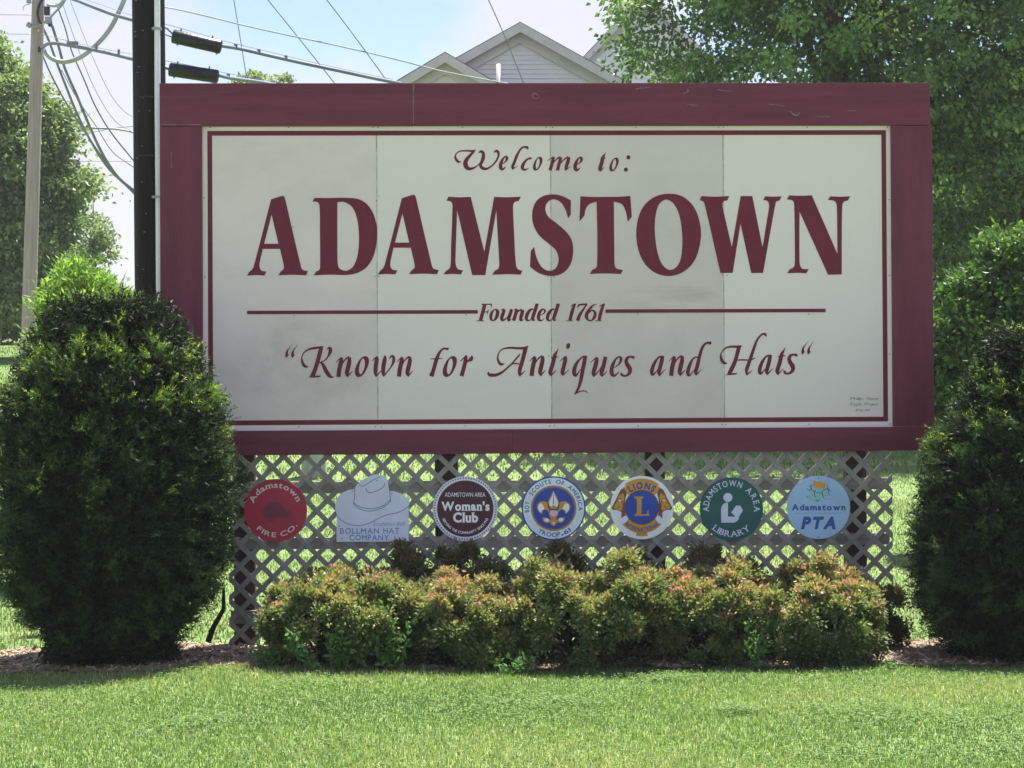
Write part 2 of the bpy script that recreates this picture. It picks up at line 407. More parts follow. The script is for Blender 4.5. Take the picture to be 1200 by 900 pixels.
for i in range(4):
    pn = MB().box(xe[i]+0.0008, xe[i+1]-0.0008, 0.0, 0.012, sz0-0.02, sz1+0.02).build('sign_panel', panelmat('cream_sheet', cols[i], 0.04), sign)
    pn['label'] = plab[i]
    x0, x1 = xe[i]+0.0015, xe[i+1]-0.0015
    if i == 0: x0 = U(249.0, 300, 0)[0]
    if i == 3: x1 = U(1034.4, 300, 0)[0]
    zt, zb = U(640, 158.0, 0)[2], U(640, 490.5, 0)[2]
    MB().box(x0, x1, -0.0012, 0.0, zb, zt).build('painted_field', panelmat('painted_field', inner[i], [0.10, 0.025, 0.07, 0.02][i]), pn)
# maroon border line
bx0, bx1 = U(243.6, 300, 0)[0], U(1039.2, 300, 0)[0]; bt, bb = U(640, 153.0, 0)[2], U(640, 496.2, 0)[2]
bw = 0.0335
for q in ((bx0, bx1, bt-bw, bt), (bx0, bx1, bb, bb+bw), (bx0, bx0+bw, bb+bw, bt-bw), (bx1-bw, bx1, bb+bw, bt-bw)):
    MB().box(q[0], q[1], -0.0024, 0.0, q[2], q[3]).build('border_line', M['vinyl'], sign)
YT = -0.0032
for q in ((289.5, 560.0, 366.2), (709.5, 967.5, 364.6)):
    p = Print(YT); p.stroke([(q[0], q[2], 4.2), (q[1], q[2]-0.8, 4.2)]); p.build('rule_line', M['vinyl'], sign)
# water streaks, smudges and the dirty seams between the sheets
def smear(name, px, py, w_, h_, c, al, sc=(3, 1, 3)):
    m, t, b_, o = newmat(name); Ln = t.links.new; m.blend_method = 'BLEND' if hasattr(m, 'blend_method') else None
    co = t.nodes.new('ShaderNodeTexCoord'); sp_ = t.nodes.new('ShaderNodeSeparateXYZ'); Ln(co.outputs['Generated'], sp_.inputs[0])
    def edge(s_):
        a1 = t.nodes.new('ShaderNodeMath'); a1.operation = 'SUBTRACT'; a1.inputs[1].default_value = 0.5; Ln(s_, a1.inputs[0])
        a2 = t.nodes.new('ShaderNodeMath'); a2.operation = 'MULTIPLY'; Ln(a1.outputs[0], a2.inputs[0]); Ln(a1.outputs[0], a2.inputs[1]); return a2.outputs[0]
    ad = t.nodes.new('ShaderNodeMath'); ad.operation = 'ADD'; Ln(edge(sp_.outputs['X']), ad.inputs[0]); Ln(edge(sp_.outputs['Z']), ad.inputs[1])
    fr_ = t.nodes.new('ShaderNodeMapRange'); fr_.inputs[1].default_value = 0.25; fr_.inputs[2].default_value = 0.02; fr_.inputs[3].default_value = 0; fr_.inputs[4].default_value = 1; Ln(ad.outputs[0], fr_.inputs[0])
    mp2 = t.nodes.new('ShaderNodeMapping'); mp2.inputs['Scale'].default_value = sc; Ln(co.outputs['Object'], mp2.inputs[0])
    n = t.nodes.new('ShaderNodeTexNoise'); n.inputs['Scale'].default_value = 2.2; n.inputs['Detail'].default_value = 7; n.inputs['Roughness'].default_value = 0.6; Ln(mp2.outputs[0], n.inputs['Vector'])
    nr = t.nodes.new('ShaderNodeMapRange'); nr.inputs[1].default_value = 0.36; nr.inputs[2].default_value = 0.66; Ln(n.outputs['Fac'], nr.inputs[0])
    ml_ = t.nodes.new('ShaderNodeMath'); ml_.operation = 'MULTIPLY'; Ln(fr_.outputs[0], ml_.inputs[0]); Ln(nr.outputs[0], ml_.inputs[1])
    m2 = t.nodes.new('ShaderNodeMath'); m2.operation = 'MULTIPLY'; m2.inputs[1].default_value = al*0.27; Ln(ml_.outputs[0], m2.inputs[0]); Ln(m2.outputs[0], b_.inputs['Alpha'])
    b_.inputs['Base Color'].default_value = (*c, 1); b_.inputs['Roughness'].default_value = 0.8; b_.inputs['Specular IOR Level'].default_value = 0.1
    p0, p1 = U(px-w_/2, py+h_/2, -0.0018), U(px+w_/2, py-h_/2, -0.0018)
    o_ = mesh('grime', [(p0[0], -0.0018, p0[2]), (p1[0], -0.0018, p0[2]), (p1[0], -0.0018, p1[2]), (p0[0], -0.0018, p1[2])], [(0, 1, 2, 3)], m, sign)
for i_, q_ in enumerate(((345, 425, 190, 125, 0.42, (3, 1, 3)), (352, 392, 110, 60, 0.32, (2, 1, 5)), (395, 445, 90, 90, 0.25, (3, 1, 3)), (775, 350, 150, 36, 0.62, (1.0, 1, 9)), (800, 345, 90, 22, 0.6, (1.0, 1, 12)), (745, 410, 190, 130, 0.22, (2, 1, 2)), (560, 455, 200, 60, 0.12, (1, 1, 6)), (300, 180, 100, 50, 0.12, (1, 1, 6)))):
    smear('grime_%d' % i_, q_[0], q_[1], q_[2], q_[3], (0.20, 0.20, 0.19), q_[4], q_[5])
for sx_ in (441.5, 645.3, 847.6):
    p = Print(-0.0016); p.stroke([(sx_, 158, 0.55), (sx_+0.5, 320, 0.7), (sx_+1.6, 490, 0.6)]); p.build('dirty_seam', paint('seam_dirt', (0.52, 0.51, 0.48), 0.9, 0.3, 20), sign)
# --- ADAMSTOWN
def parse(s_):
    o_ = []
    for w_ in s_.split():
        sm = w_.endswith('~'); a, b = w_.rstrip('~').split(','); o_.append((float(a), float(b), 's') if sm else (float(a), float(b)))
    return o_
A_o = "282,102 385,70~ 396,76~ 405,92 545,690~ 560,720~ 607,733 592,770 470,765~ 345,770 368,735 390,718~ 395,690~ 360,537 210,537 182,660~ 183,705~ 203,730~ 243,735 225,772 150,768~ 70,773 92,738 115,718~ 130,690~"
A_i = "287,235 347,492 222,492"
D_o = "665,88 770,90~ 940,88~ 1060,103~ 1140,160~ 1195,265~ 1216,400~ 1190,580~ 1130,690~ 1050,745~ 960,766~ 800,764~ 655,770 680,735 703,725~ 713,700~ 712,400 708,160~ 695,130~ 675,122~ 645,122"
D_i = "865,128 920,125~ 990,165~ 1035,260~ 1055,420~ 1045,580~ 1005,690~ 950,728~ 905,722~ 877,700~ 867,640~ 865,400"
M_o = "715,78 810,84~ 912,80 1032,565 1118,80 1230,84~ 1353,78 1335,115 1300,125~ 1285,160~ 1293,400 1310,680~ 1328,716~ 1367,730 1350,765 1250,760~ 1100,765 1125,728 1153,712~ 1163,680~ 1160,600 1137,198 1040,768 925,768 793,198 778,640~ 785,692~ 803,717~ 845,725 828,762 750,758~ 672,762 697,728 723,712~ 735,680~ 740,500 752,160~ 745,130~ 728,118~ 700,115"
S_o = "505,58~ 590,72~ 667,110 667,235 643,270 620,195~ 580,130~ 515,102~ 462,130~ 443,190~ 470,255~ 540,310~ 620,380~ 675,460~ 688,560~ 665,670~ 600,748~ 500,776~ 390,752~ 308,695 315,555 345,520 365,610~ 410,695~ 475,730~ 535,705~ 560,630~ 535,550~ 470,490~ 390,420~ 340,330~ 327,230~ 355,130~ 420,75~"
T_o = "752,75 850,80~ 1000,80~ 1100,78~ 1190,72 1203,255 1168,300 1150,210~ 1115,145~ 1045,122 1050,640 1053,680~ 1070,710~ 1125,722 1108,758 960,753~ 832,758 855,720 882,708~ 897,680~ 900,400 893,124 830,145~ 797,190~ 787,245 742,298"
O_o = "400,52~ 530,80~ 630,180~ 682,340~ 680,480~ 630,640~ 530,740~ 405,776~ 280,745~ 180,650~ 125,500~ 122,330~ 170,180~ 270,85~"
O_i = "388,105~ 445,140~ 495,240~ 520,400~ 518,560~ 490,670~ 420,722~ 350,680~ 305,570~ 283,420~ 283,280~ 310,160~ 350,115~"
W_o = "690,73 810,78~ 935,73 918,112 886,120~ 875,150~ 880,190 957,520 1035,73 1137,73 1227,522 1280,200 1285,160~ 1278,128~ 1262,113~ 1232,108 1250,75 1320,78~ 1395,75 1378,112 1350,122~ 1338,155~ 1232,748 1128,750 1033,318 965,748 857,750 718,145~ 703,120~ 675,110"
N_o = "562,66 660,70~ 760,66 985,580 980,160~ 968,125~ 945,112~ 900,108 922,75 1010,78~ 1098,75 1078,112 1045,122~ 1028,155~ 1023,762 903,765 652,210 652,640~ 660,690~ 680,712~ 733,715 712,752 630,748~ 543,752 568,715 595,703~ 610,675~ 610,400 605,150~ 597,120~ 580,108~ 540,103"
def big(rings, ox, oy, dx=0, dy=0):
    p = Print(YT); p.poly([parse(r) for r in rings], lambda x, y: (ox+x/7.5+dx, oy+y/7.5+dy)); p.build('letter', M['vinyl'], sign)
big([A_o, A_i], 280, 220); big([D_o, D_i], 280, 220); big([A_o, A_i], 280, 220, 153.3, -1.3); big([M_o], 430, 220)
big([S_o], 580, 220); big([T_o], 580, 220); big([O_o, O_i], 730, 220); big([W_o], 730, 220); big([N_o], 850, 220)

# --- calligraphic letters: strokes (x, y, width) in tenths of a photo pixel; ref = reference point
CAL = {
 'n': ((716,515), [[(690,345,6),(730,305,14),(757,290,26)],[(757,290,24),(750,325,46),(735,390,50),(725,440,50),(716,517,50)],[(735,430,8),(775,340,14),(815,295,20),(845,286,30)],[(846,284,30),(845,330,46),(832,390,50),(818,450,50),(815,485,40),(828,518,8)],[(822,508,24),(855,475,14),(882,446,5)]]),
 'w': ((258,515), [[(200,335,6),(240,300,14),(270,280,24)],[(270,275,22),(266,310,46),(255,380,50),(250,440,48),(250,480,34),(258,518,8)],[(258,505,20),(300,462,12),(325,440,8)],[(362,265,20),(358,310,46),(346,380,50),(340,440,46),(340,480,34),(348,515,8)],[(350,500,20),(400,440,14),(440,385,20),(463,330,34),(462,290,34),(445,270,26),(418,295,12),(408,308,4)]]),
 'f': ((105,510), [[(300,170,4),(297,188,26),(285,188,24),(255,184,22),(220,205,24),(188,255,36),(163,320,44),(140,400,44),(122,460,46),(104,510,58)],[(93,306,8),(165,304,16),(238,302,6)]]),
 'r': ((458,508), [[(440,335,6),(480,300,14),(517,268,22)],[(517,265,16),(508,310,44),(495,370,46),(480,430,46),(458,508,48)],[(500,390,6),(520,345,16),(548,322,30),(568,310,46),(580,285,32),(578,266,8)]]),
 'A': ((440,505), [[(264,358,6),(245,365,20),(218,365,34),(193,335,28),(183,290,20),(195,235,13),(240,190,16),(320,174,24),(420,179,26),(500,175,30),(540,156,16)],[(510,175,50),(492,250,47),(465,350,46),(442,430,44),(438,475,36),(442,508,10)],[(440,497,24),(475,470,14),(508,440,5)],[(448,240,6),(430,265,18),(370,335,18),(300,405,20),(240,455,26),(180,487,34),(110,494,40),(75,482,30),(74,452,8)],[(335,370,8),(380,358,16),(434,362,14)]]),
 't': ((812,505), [[(895,182,3),(875,220,20),(855,255,38),(842,300,46),(825,370,48),(806,430,48),(798,470,44),(812,508,10)],[(803,497,26),(840,465,12),(872,432,5)],[(808,292,14),(850,286,20),(896,280,8)]]),
 'i': ((950,500), [[(912,330,6),(950,300,14),(978,275,22)],[(980,272,22),(976,310,44),(960,380,46),(945,440,46),(938,470,38),(950,502,8)],[(943,492,24),(980,465,12),(1018,430,5)]]),
 'q': ((135,513), [[(278,280,22),(240,278,20),(205,300,18),(165,345,32),(138,400,42),(128,450,48),(133,490,42),(150,500,26),(180,460,12),(205,425,6)],[(258,275,46),(248,340,46),(228,440,46),(205,560,40),(182,640,30),(155,690,26),(131,727,6)],[(140,715,18),(190,690,14),(240,680,12),(275,690,10),(290,710,4)]]),
 'u': ((360,515), [[(320,348,6),(365,310,14),(400,288,26)],[(398,285,26),(390,340,48),(368,420,50),(353,475,42),(357,517,10)],[(360,505,22),(410,455,12),(448,395,8)],[(497,280,42),(483,340,46),(462,420,48),(447,475,42),(450,514,10)],[(450,505,24),(490,475,12),(518,442,5)]]),
 'e': ((590,517), [[(598,410,8),(640,380,16),(670,340,30),(676,300,34),(655,283,22),(620,305,22),(588,360,36),(568,425,46),(572,480,46),(596,502,32),(630,482,18),(655,452,5)]]),
 's': ((715,513), [[(833,300,10),(822,288,34),(790,280,24),(755,292,34),(738,325,42),(750,370,48),(778,415,52),(782,455,44),(755,492,30),(715,504,22),(688,490,32),(676,462,8)]]),
 'a': ((150,555), [[(278,325,16),(240,328,20),(205,350,22),(172,400,36),(148,455,42),(138,505,44),(148,540,28),(175,520,16),(207,480,6)],[(264,322,40),(254,380,46),(234,460,46),(220,515,40),(230,557,10)],[(228,545,24),(265,510,12),(298,475,5)]]),
 'd': ((572,558), [[(690,338,16),(650,336,18),(618,360,22),(590,410,36),(572,460,42),(560,515,44),(572,550,26),(600,530,16),(635,485,6)],[(829,148,4),(822,172,34),(800,166,28),(765,178,26),(730,225,32),(705,300,36),(688,370,40),(668,450,44),(652,510,40),(656,550,10)],[(655,542,24),(690,510,12),(720,470,5)]]),
 'K': ((405,515), [[(364,393,6),(345,398,24),(315,385,34),(293,340,28),(288,285,14),(320,225,16),(380,190,22),(450,178,28),(537,162,16)],[(515,170,48),(492,260,50),(462,370,48),(435,450,50),(405,520,56)],[(368,522,8),(430,512,20),(490,510,18),(510,502,6)],[(580,195,6),(600,180,24),(620,185,38),(620,220,42),(598,270,22),(560,320,14),(490,352,12)],[(505,345,16),(535,375,36),(570,445,48),(608,500,44),(640,520,22),(662,512,6)]]),
 'H': ((190,540), [[(174,403,6),(150,408,26),(120,390,38),(100,345,30),(100,295,14),(150,232,18),(210,213,24),(290,212,28),(342,204,18)],[(312,208,48),(288,300,44),(262,390,46),(228,465,48),(192,536,46)],[(160,544,8),(220,534,20),(270,530,18),(292,520,6)],[(280,370,12),(350,367,18),(430,368,14),(470,358,16),(505,342,5)],[(628,95,8),(620,72,30),(600,62,24),(565,80,22),(520,140,26),(482,240,34),(452,330,38),(420,420,42),(398,490,38),(398,547,10)],[(400,537,24),(435,515,14),(468,488,5)]]),
 'q2': ((105,288), [[(178,130,3),(145,172,8),(115,215,20),(110,245,30),(108,270,30),(100,292,8)],[(112,268,20),(125,262,12),(138,255,3)],[(245,133,3),(210,175,8),(184,218,20),(178,245,32),(178,270,32),(172,292,8)],[(182,268,20),(195,262,12),(206,255,3)]]),
 'W': ((240,340), [[(152,242,6),(128,248,22),(102,228,28),(85,185,18),(103,145,12),(150,120,14),(230,117,18),(290,118,20),(327,106,8)],[(308,116,24),(265,165,28),(222,215,38),(203,260,46),(215,305,46),(250,328,34),(300,318,20),(350,286,10),(375,255,6)],[(362,142,8),(375,128,20),(398,128,30),(415,155,32),(412,200,36),(395,250,32),(380,285,30),(405,320,34),(450,328,24),(510,295,16),(565,235,18),(592,170,22),(588,135,26),(568,118,26),(545,132,12),(535,140,4)]]),
 'l': ((758,340), [[(938,102,4),(930,82,30),(905,72,20),(870,80,18),(838,115,20),(805,180,28),(778,250,30),(757,300,30),(756,340,8)],[(758,328,18),(790,310,8),(820,292,4)]]),
 'c': ((885,347), [[(980,195,4),(968,205,24),(945,208,18),(912,232,22),(882,275,32),(872,315,36),(890,338,24),(920,335,14),(948,318,4)]]),
 'm': ((95,348), [[(65,235,5),(110,205,12),(140,190,20)],[(140,190,20),(132,220,32),(115,280,34),(95,348,34)],[(110,300,6),(150,240,10),(190,203,16),(215,192,24)],[(222,190,22),(216,220,32),(200,280,34),(182,348,34)],[(195,300,6),(240,240,10),(280,205,16),(310,192,24)],[(318,190,24),(310,230,34),(292,285,36),(282,325,30),(275,350,8)],[(278,342,18),(310,320,8),(345,300,4)]]),
}
O_out = [(1030,275),(1068,298),(1073,350),(1050,420),(1008,490),(958,520),(920,505),(908,450),(930,375),(975,305)]
O_in = [(1005,303),(1025,335),(1022,400),(1000,460),(975,488),(960,465),(958,415),(972,355),(985,322)]
def cal(ch, X, Y, k=0.1, wm=1.0):
    p = Print(YT)
    if ch == 'o':
        tf = lambda x, y: (X+(x-960)*k, Y+(y-520)*k)
        p.poly([[(*a, 's') for a in O_out], [(*a, 's') for a in O_in]], tf)
    elif ch == '.':
        p.poly([[(*a, 's') for a in ell(0, 0, 22, 36, 0.25, 10)]], lambda x, y: (X+x*k, Y+y*k))
    else:
        ref, st = CAL[ch]; tf = lambda x, y: (X+(x-ref[0])*k, Y+(y-ref[1])*k)
        for s_ in st: p.stroke(s_, tf, wmul=wm)
    p.build('letter', M['vinyl'], sign)
for ch, X, Y in (('q2',335.5,418.8),('K',365.5,441.5),('n',396.6,441.6),('o',421,441.8),('w',440.8,441.6),('n',467.5,441.2),
                 ('f',505.5,441),('o',524,441.7),('r',540.8,440.8),('A',609,440.7),('n',623,440.4),('t',646.2,440.7),('i',660,440.2),('q',673.5,441.3),('u',696,441.6),('e',719,441.7),('s',731.5,441.4),
                 ('a',765,440.6),('n',786.5,440.2),('d',807.2,440.8),('H',854,439),('a',891.3,439.4),('t',912.2,439.2),('s',922.5,438.8),('q2',940.3,415)):
    cal(ch, X, Y)
cal('.', 665.8, 405.5)
for ch, X, Y, k in (('W',549,199,.1),('e',588.2,199.4,.068),('l',600.8,199,.1),('c',613.5,199.7,.1),('o',628,200,.067),('m',644.5,199.8,.1),('e',675.6,200.4,.068),('t',704,200.8,.068),('o',717.5,201,.067)):
    cal(ch, X, Y, k, 1.35 if k < 0.1 else 1.12)
for c in ((736.4, 184.4), (733.5, 198.8)):
    p = Print(YT); p.poly([[(*a, 's') for a in ell(c[0], c[1], 2.3, 2.5, 0, 10)]]); p.build('letter', M['vinyl'], sign)
# --- Founded 1761 (bold italic serif)
FO = {
 'F': [[(128,80,28),(110,150,28),(92,214,28)],[(100,80,9),(187,79,9)],[(183,76,10),(182,95,7),(178,112,3)],[(118,144,8),(150,142,8)],[(158,122,3),(153,142,8),(148,166,3)],[(60,216,6),(120,216,6)]],
 'u': [[(262,130,5),(280,122,12),(290,120,10)],[(290,122,24),(276,165,27),(268,195,26),(275,212,18),(300,200,10),(325,172,5)],[(350,120,24),(336,165,27),(325,200,24),(328,215,14),(345,200,4)]],
 'n': [[(367,130,5),(385,122,12),(395,120,10)],[(395,120,24),(380,170,27),(366,216,27)],[(378,175,6),(402,140,10),(434,122,16)],[(442,125,24),(436,155,28),(425,195,26),(428,213,16),(448,202,4)]],
 'd': [[(535,128,6),(515,120,14),(492,140,24),(474,175,27),(474,205,22),(495,214,10),(520,185,5)],[(562,75,24),(545,130,27),(525,190,26),(528,212,14),(545,205,4)],[(540,84,4),(572,74,6)]],
 'e': [[(580,172,6),(610,160,8),(626,135,15),(612,120,12),(590,135,20),(574,170,27),(576,205,24),(598,214,10),(620,195,4)]],
 '1': [[(878,76,10),(855,125,26),(832,212,26)],[(835,100,4),(862,84,12),(880,74,6)],[(800,216,6),(855,216,6)]],
 '7': [[(897,112,4),(905,88,14),(925,82,14),(975,80,16)],[(975,76,8),(945,120,16),(915,165,24),(895,216,28)]],
 '6': [[(1055,78,4),(1020,92,14),(985,135,26),(968,180,27),(985,214,14)],[(985,214,12),(1012,212,12),(1035,185,24),(1040,150,22),(1018,130,12),(992,150,6)]],
}
def fo(ch, dx=0):
    p = Print(YT); tf = lambda x, y: (550+(x+dx)/7.06, 345.3+y/7.06)
    if ch == 'o':
        p.poly([[(*a, 's') for a in ((215,117),(243,128),(248,160),(232,198),(200,220),(172,208),(165,175),(182,137))], [(*a, 's') for a in ((212,127),(220,145),(212,180),(200,208),(190,200),(192,170),(202,138))]], tf)
    else:
        for s_ in FO[ch]: p.stroke(s_, tf, wmul=1.05)
    p.build('letter', M['vinyl'], sign)
for ch, dx in (('F',0),('o',0),('u',0),('n',0),('d',0),('e',0),('d',175),('1',0),('7',0),('6',0),('1',240)): fo(ch, dx)
# --- signature, small grey print
M['grey_print'] = flat('grey_print', (0.22, 0.22, 0.21))
p = Print(YT)
text_line(p, 'Philip', 996.4, 1011.0, 468.8, 465.2, -0.01, 0.03, 0.35); text_line(p, 'Weaver', 1014.5, 1030.0, 468.8, 465.2, -0.01, 0.03, 0.35)
text_line(p, 'Eagle', 996.2, 1009.5, 475.2, 471.6, -0.01, 0.03, 0.35); text_line(p, 'Project', 1012.5, 1029.4, 475.2, 471.6, -0.01, 0.03, 0.35)
text_line(p, 'Spring', 1002.3, 1011.0, 481.4, 479.2, 0, 0.04, 0.35); text_line(p, '2005', 1013.0, 1019.6, 481.4, 479.2, 0, 0.04, 0.35)
p.build('small_lettering', M['grey_print'], sign)
# screws
M['screw'] = paint('dull_screw', (0.16, 0.15, 0.13), 0.5, 0.2, 30, metal=0.6)
mb = MB()
for x, y in ((246.5,149.6),(338,149.4),(437,149.4),(443,149.4),(542,149.3),(640,149.3),(647.5,149.3),(745,149.2),(842,149.2),(848,149.2),(946,149),(1040,149),(240,232),(240,325),(1042,234),(1042,323),(1042.5,415),(1043,497),(350,500),(440,500),(447,500),(545,499),(644,499),(650,498.8),(748,498.6),(846,497.5),(851,497.5),(948,497),(441,235),(444,230),(439,324),(444,324),(642,324.5),(649,324.5),(345,370),(546,369),(747,368),(948,368),(643,417),(443,413),(846,322),(852,323),(343.5,266)):
    c = U(x, y, 0); mb.tube([(c[0], 0.0, c[2]), (c[0], -0.0045, c[2])], 0.0042, 6)
mb.build('screw', M['screw'], sign)['kind'] = 'stuff'
# posts
for x, wd in ((287, 24), (523.5, 27), (767, 23), (1002, 23.5)):
    c = U(x, 600, 0.12)[0]; hw = wd/2/163.0
    MB().box(c-hw, c+hw, 0.055, 0.055+2*hw, -0.3, ft-0.05).build('post', M['post'], sign, bevel=0.005)
# back rails that carry the sheets
for z in (1.62, 2.6, 3.55):
    MB().box(fl+0.05, fr-0.05, 0.014, 0.053, z-0.07, z+0.07).build('back_rail', M['post'], sign)

# ------------------------------------------------------------------ lattice under the sign
lat = empty('lattice_fence', (0, 0, 0), 'weathered grey diamond lattice fence fixed below the town sign', 'fence')
lx0, lx1 = U(268, 600, 0)[0], U(1046.0, 600, 0)[0]; lz0, lz1 = 0.02, fb+0.03
sp = 25.6/165.7*1.0; hw = 0.0180
def clip_slat(c, sgn, y0, y1, parent):
    """slat with centre line x = c + sgn*(z - lz0), clipped to the lattice rectangle"""
    h = hw*math.sqrt(2)
    def xx(z, o_): return c+sgn*(z-lz0)+o_
    poly = [(xx(lz0, -h), lz0), (xx(lz0, h), lz0), (xx(lz1, h), lz1), (xx(lz1, -h), lz1)]
    def cl(P, f, val, a):
        res = []
        for i in range(len(P)):
            p_, q_ = P[i], P[(i+1) % len(P)]; ip, iq = f(p_), f(q_)
            if ip: res.append(p_)
            if ip != iq:
                t = (val-p_[0])/(q_[0]-p_[0]); res.append((val, p_[1]+t*(q_[1]-p_[1])))
        return res
    poly = cl(poly, lambda p_: p_[0] >= lx0, lx0, 0); poly = cl(poly, lambda p_: p_[0] <= lx1, lx1, 0) if poly else poly
    if len(poly) < 3: return
    poly = [p_ for i, p_ in enumerate(poly) if i == 0 or (abs(p_[0]-poly[i-1][0])+abs(p_[1]-poly[i-1][1])) > 1e-6]
    MB().prism(poly, y0, y1).build('slat', M['lattice'], parent)
H_ = lz1-lz0; c = lx0-H_-0.02; k = 0
ph = (U(300, 533, 0)[0]) # a front slat meets the sign bottom here
k0 = math.floor((lx0-H_-ph)/sp)-1
for k in range(k0, k0+60):
    xt = ph+k*sp+random.uniform(-.002, .002)
    if lx0-H_-0.02 < xt < lx1+0.02: clip_slat(xt+H_*1.0, -1, -0.0075+random.uniform(-.0006,.0006), -0.0005, lat)   # runs down to the right
    xb = ph-0.02+k*sp+random.uniform(-.002, .002)
for k in range(-20, 60):
    xb = ph+0.5*sp+k*sp-H_+random.uniform(-.002, .002)
    if lx0-H_-0.02 < xb < lx1+0.02: clip_slat(xb, 1, 0.0005, 0.0075+random.uniform(0,.0006), lat)
for y0_, y1_ in ((562.5, 576), (627.5, 641), (712, 727)):
    za, zb_ = U(660, y1_, 0.03)[2], U(660, y0_, 0.03)[2]
    MB().box(lx0+0.01, lx1-0.02, 0.010, 0.048, za, zb_).build('rail', M['rail'], lat, bevel=0.003)
# ------------------------------------------------------------------ club badges screwed to the lattice
K = {}
for n_, c in dict(red=(0.30,0.024,0.045), cream=(0.52,0.50,0.42), smudge=(0.13,0.025,0.045), halo=(0.21,0.025,0.045), hatblue=(0.47,0.54,0.62), hatline=(0.07,0.13,0.22), hattext=(0.11,0.20,0.34),
                  dmar=(0.052,0.018,0.026), silver=(0.52,0.57,0.60), rope=(0.14,0.15,0.17), wclub=(0.62,0.70,0.76), blue=(0.02,0.055,0.26), lblue=(0.50,0.62,0.72), navy=(0.035,0.06,0.20),
                  gold=(0.42,0.24,0.04), dgold=(0.20,0.12,0.06), tan=(0.30,0.19,0.09), white=(0.60,0.66,0.70), brown=(0.14,0.06,0.03), redt=(0.36,0.03,0.03), green=(0.015,0.085,0.07), gwhite=(0.46,0.53,0.56),
                  ptab=(0.27,0.46,0.62), ptan=(0.03,0.08,0.26), orange=(0.55,0.27,0.02), lgreen=(0.20,0.48,0.30), teal=(0.15,0.34,0.44), pink=(0.55,0.40,0.45)).items():
    K[n_] = paint('enamel_'+n_, tuple(min(x*f_, 0.93) for x, f_ in zip(c, (1.5, 1.42, 1.65))), 0.45, 0.05, 8, fine=0.03, spec=0.3)
YB0, YB1 = -0.0135, -0.0088
def badge(name, label, ox, oy, ccx, ccy, r, mat, outline=None, edge=None):
    s_ = 9.478; tf = lambda x, y: (ox+x/s_, oy+y/s_); c = U(*tf(ccx, ccy), YB1)
    root = empty(name, (c[0], YB1, c[2]), label, 'badge' if outline is None else 'plaque', 'club badges screwed to the lattice')
    pts = [(ccx+r*math.cos(a), ccy+r*math.sin(a)) for a in np.linspace(0, 2*math.pi, 49)[:-1]] if outline is None else outline
    P = [U(*tf(*p), YB0) for p in pts]; P = [(p[0], p[2]) for p in P]
    MB().prism(P, YB0, YB1).build('plate', mat, root)
    return root, tf, (lambda: Print(YB0-0.0006))
def ringp(pr, tf, cx, cy, r0, r1, a0=0, a1=360, n=40):
    """annulus sector, angles clockwise from 12 o'clock"""
    y = pr._y(); base = len(pr.V)
    for k in range(n+1):
        a = R(a0+(a1-a0)*k/n)
        for r_ in (r0, r1): pr.V.append(tuple(U(*tf(cx+r_*math.sin(a), cy-r_*math.cos(a)), y)))
    for k in range(n):
        f = (base+2*k, base+2*k+1, base+2*k+3, base+2*k+2)
        v = [Vector(pr.V[q]) for q in f]; nn = (v[1]-v[0]).cross(v[2]-v[0]); pr.F.append(f if nn.y < 0 else tuple(reversed(f)))
def disc(pr, tf, cx, cy, r, n=36): pr.poly([[(cx+r*math.cos(2*math.pi*k/n), cy+r*math.sin(2*math.pi*k/n)) for k in range(n)]], tf)
class At:
    """a Print whose layer can be set explicitly"""
def layer(k): 
    p = Print(YB0-0.0006-0.0004*k); p._y = lambda: YB0-0.0006-0.0004*k; return p
def holes(root, tf, pts):
    for x, y in pts:
        mb = MB(); c = U(*tf(x, y), YB0); mb.tube([(c[0], YB0+0.001, c[2]), (c[0], YB0-0.004, c[2])], 0.0045, 6)
        mb.build('screw', M['screw'], root)
# 1 fire company
root, tf, pr = badge('club_badge', 'round red fire company badge with dark smudge, beside the big left yew', 280, 550, 407, 457, 350, K['red'])
p = layer(0); p.poly([[(*a,'s') for a in ((290,400),(340,355),(420,350),(490,385),(530,440),(585,470),(590,530),(540,565),(450,545),(400,570),(330,580),(270,540),(255,470))]], tf); p.build('faded_emblem', K['halo'], root)
p = layer(0); p._y = lambda: YB0-0.0008; p.poly([[(*a,'s') for a in ((305,415),(350,375),(415,372),(470,400),(500,450),(540,480),(545,515),(480,520),(420,530),(360,548),(300,535),(280,470))]], tf); p.poly([[(400,280),(408,278),(412,372),(398,372)]], tf, Y=YB0-0.0009); p.build('faded_emblem', K['smudge'], root, split=True)
p = layer(1); text_arc(p, 'Adamstown', *tf(407, 457), 26.8, -72, 68, 6.6, 0.02, 0.05, True, 0.05); text_arc(p, 'FIRE CO.', *tf(407, 457), 31.2, 226, 124, 5.6, 0.02, 0.16, False); p.build('lettering', K['cream'], root)
holes(root, tf, ((335,113),(505,770)))
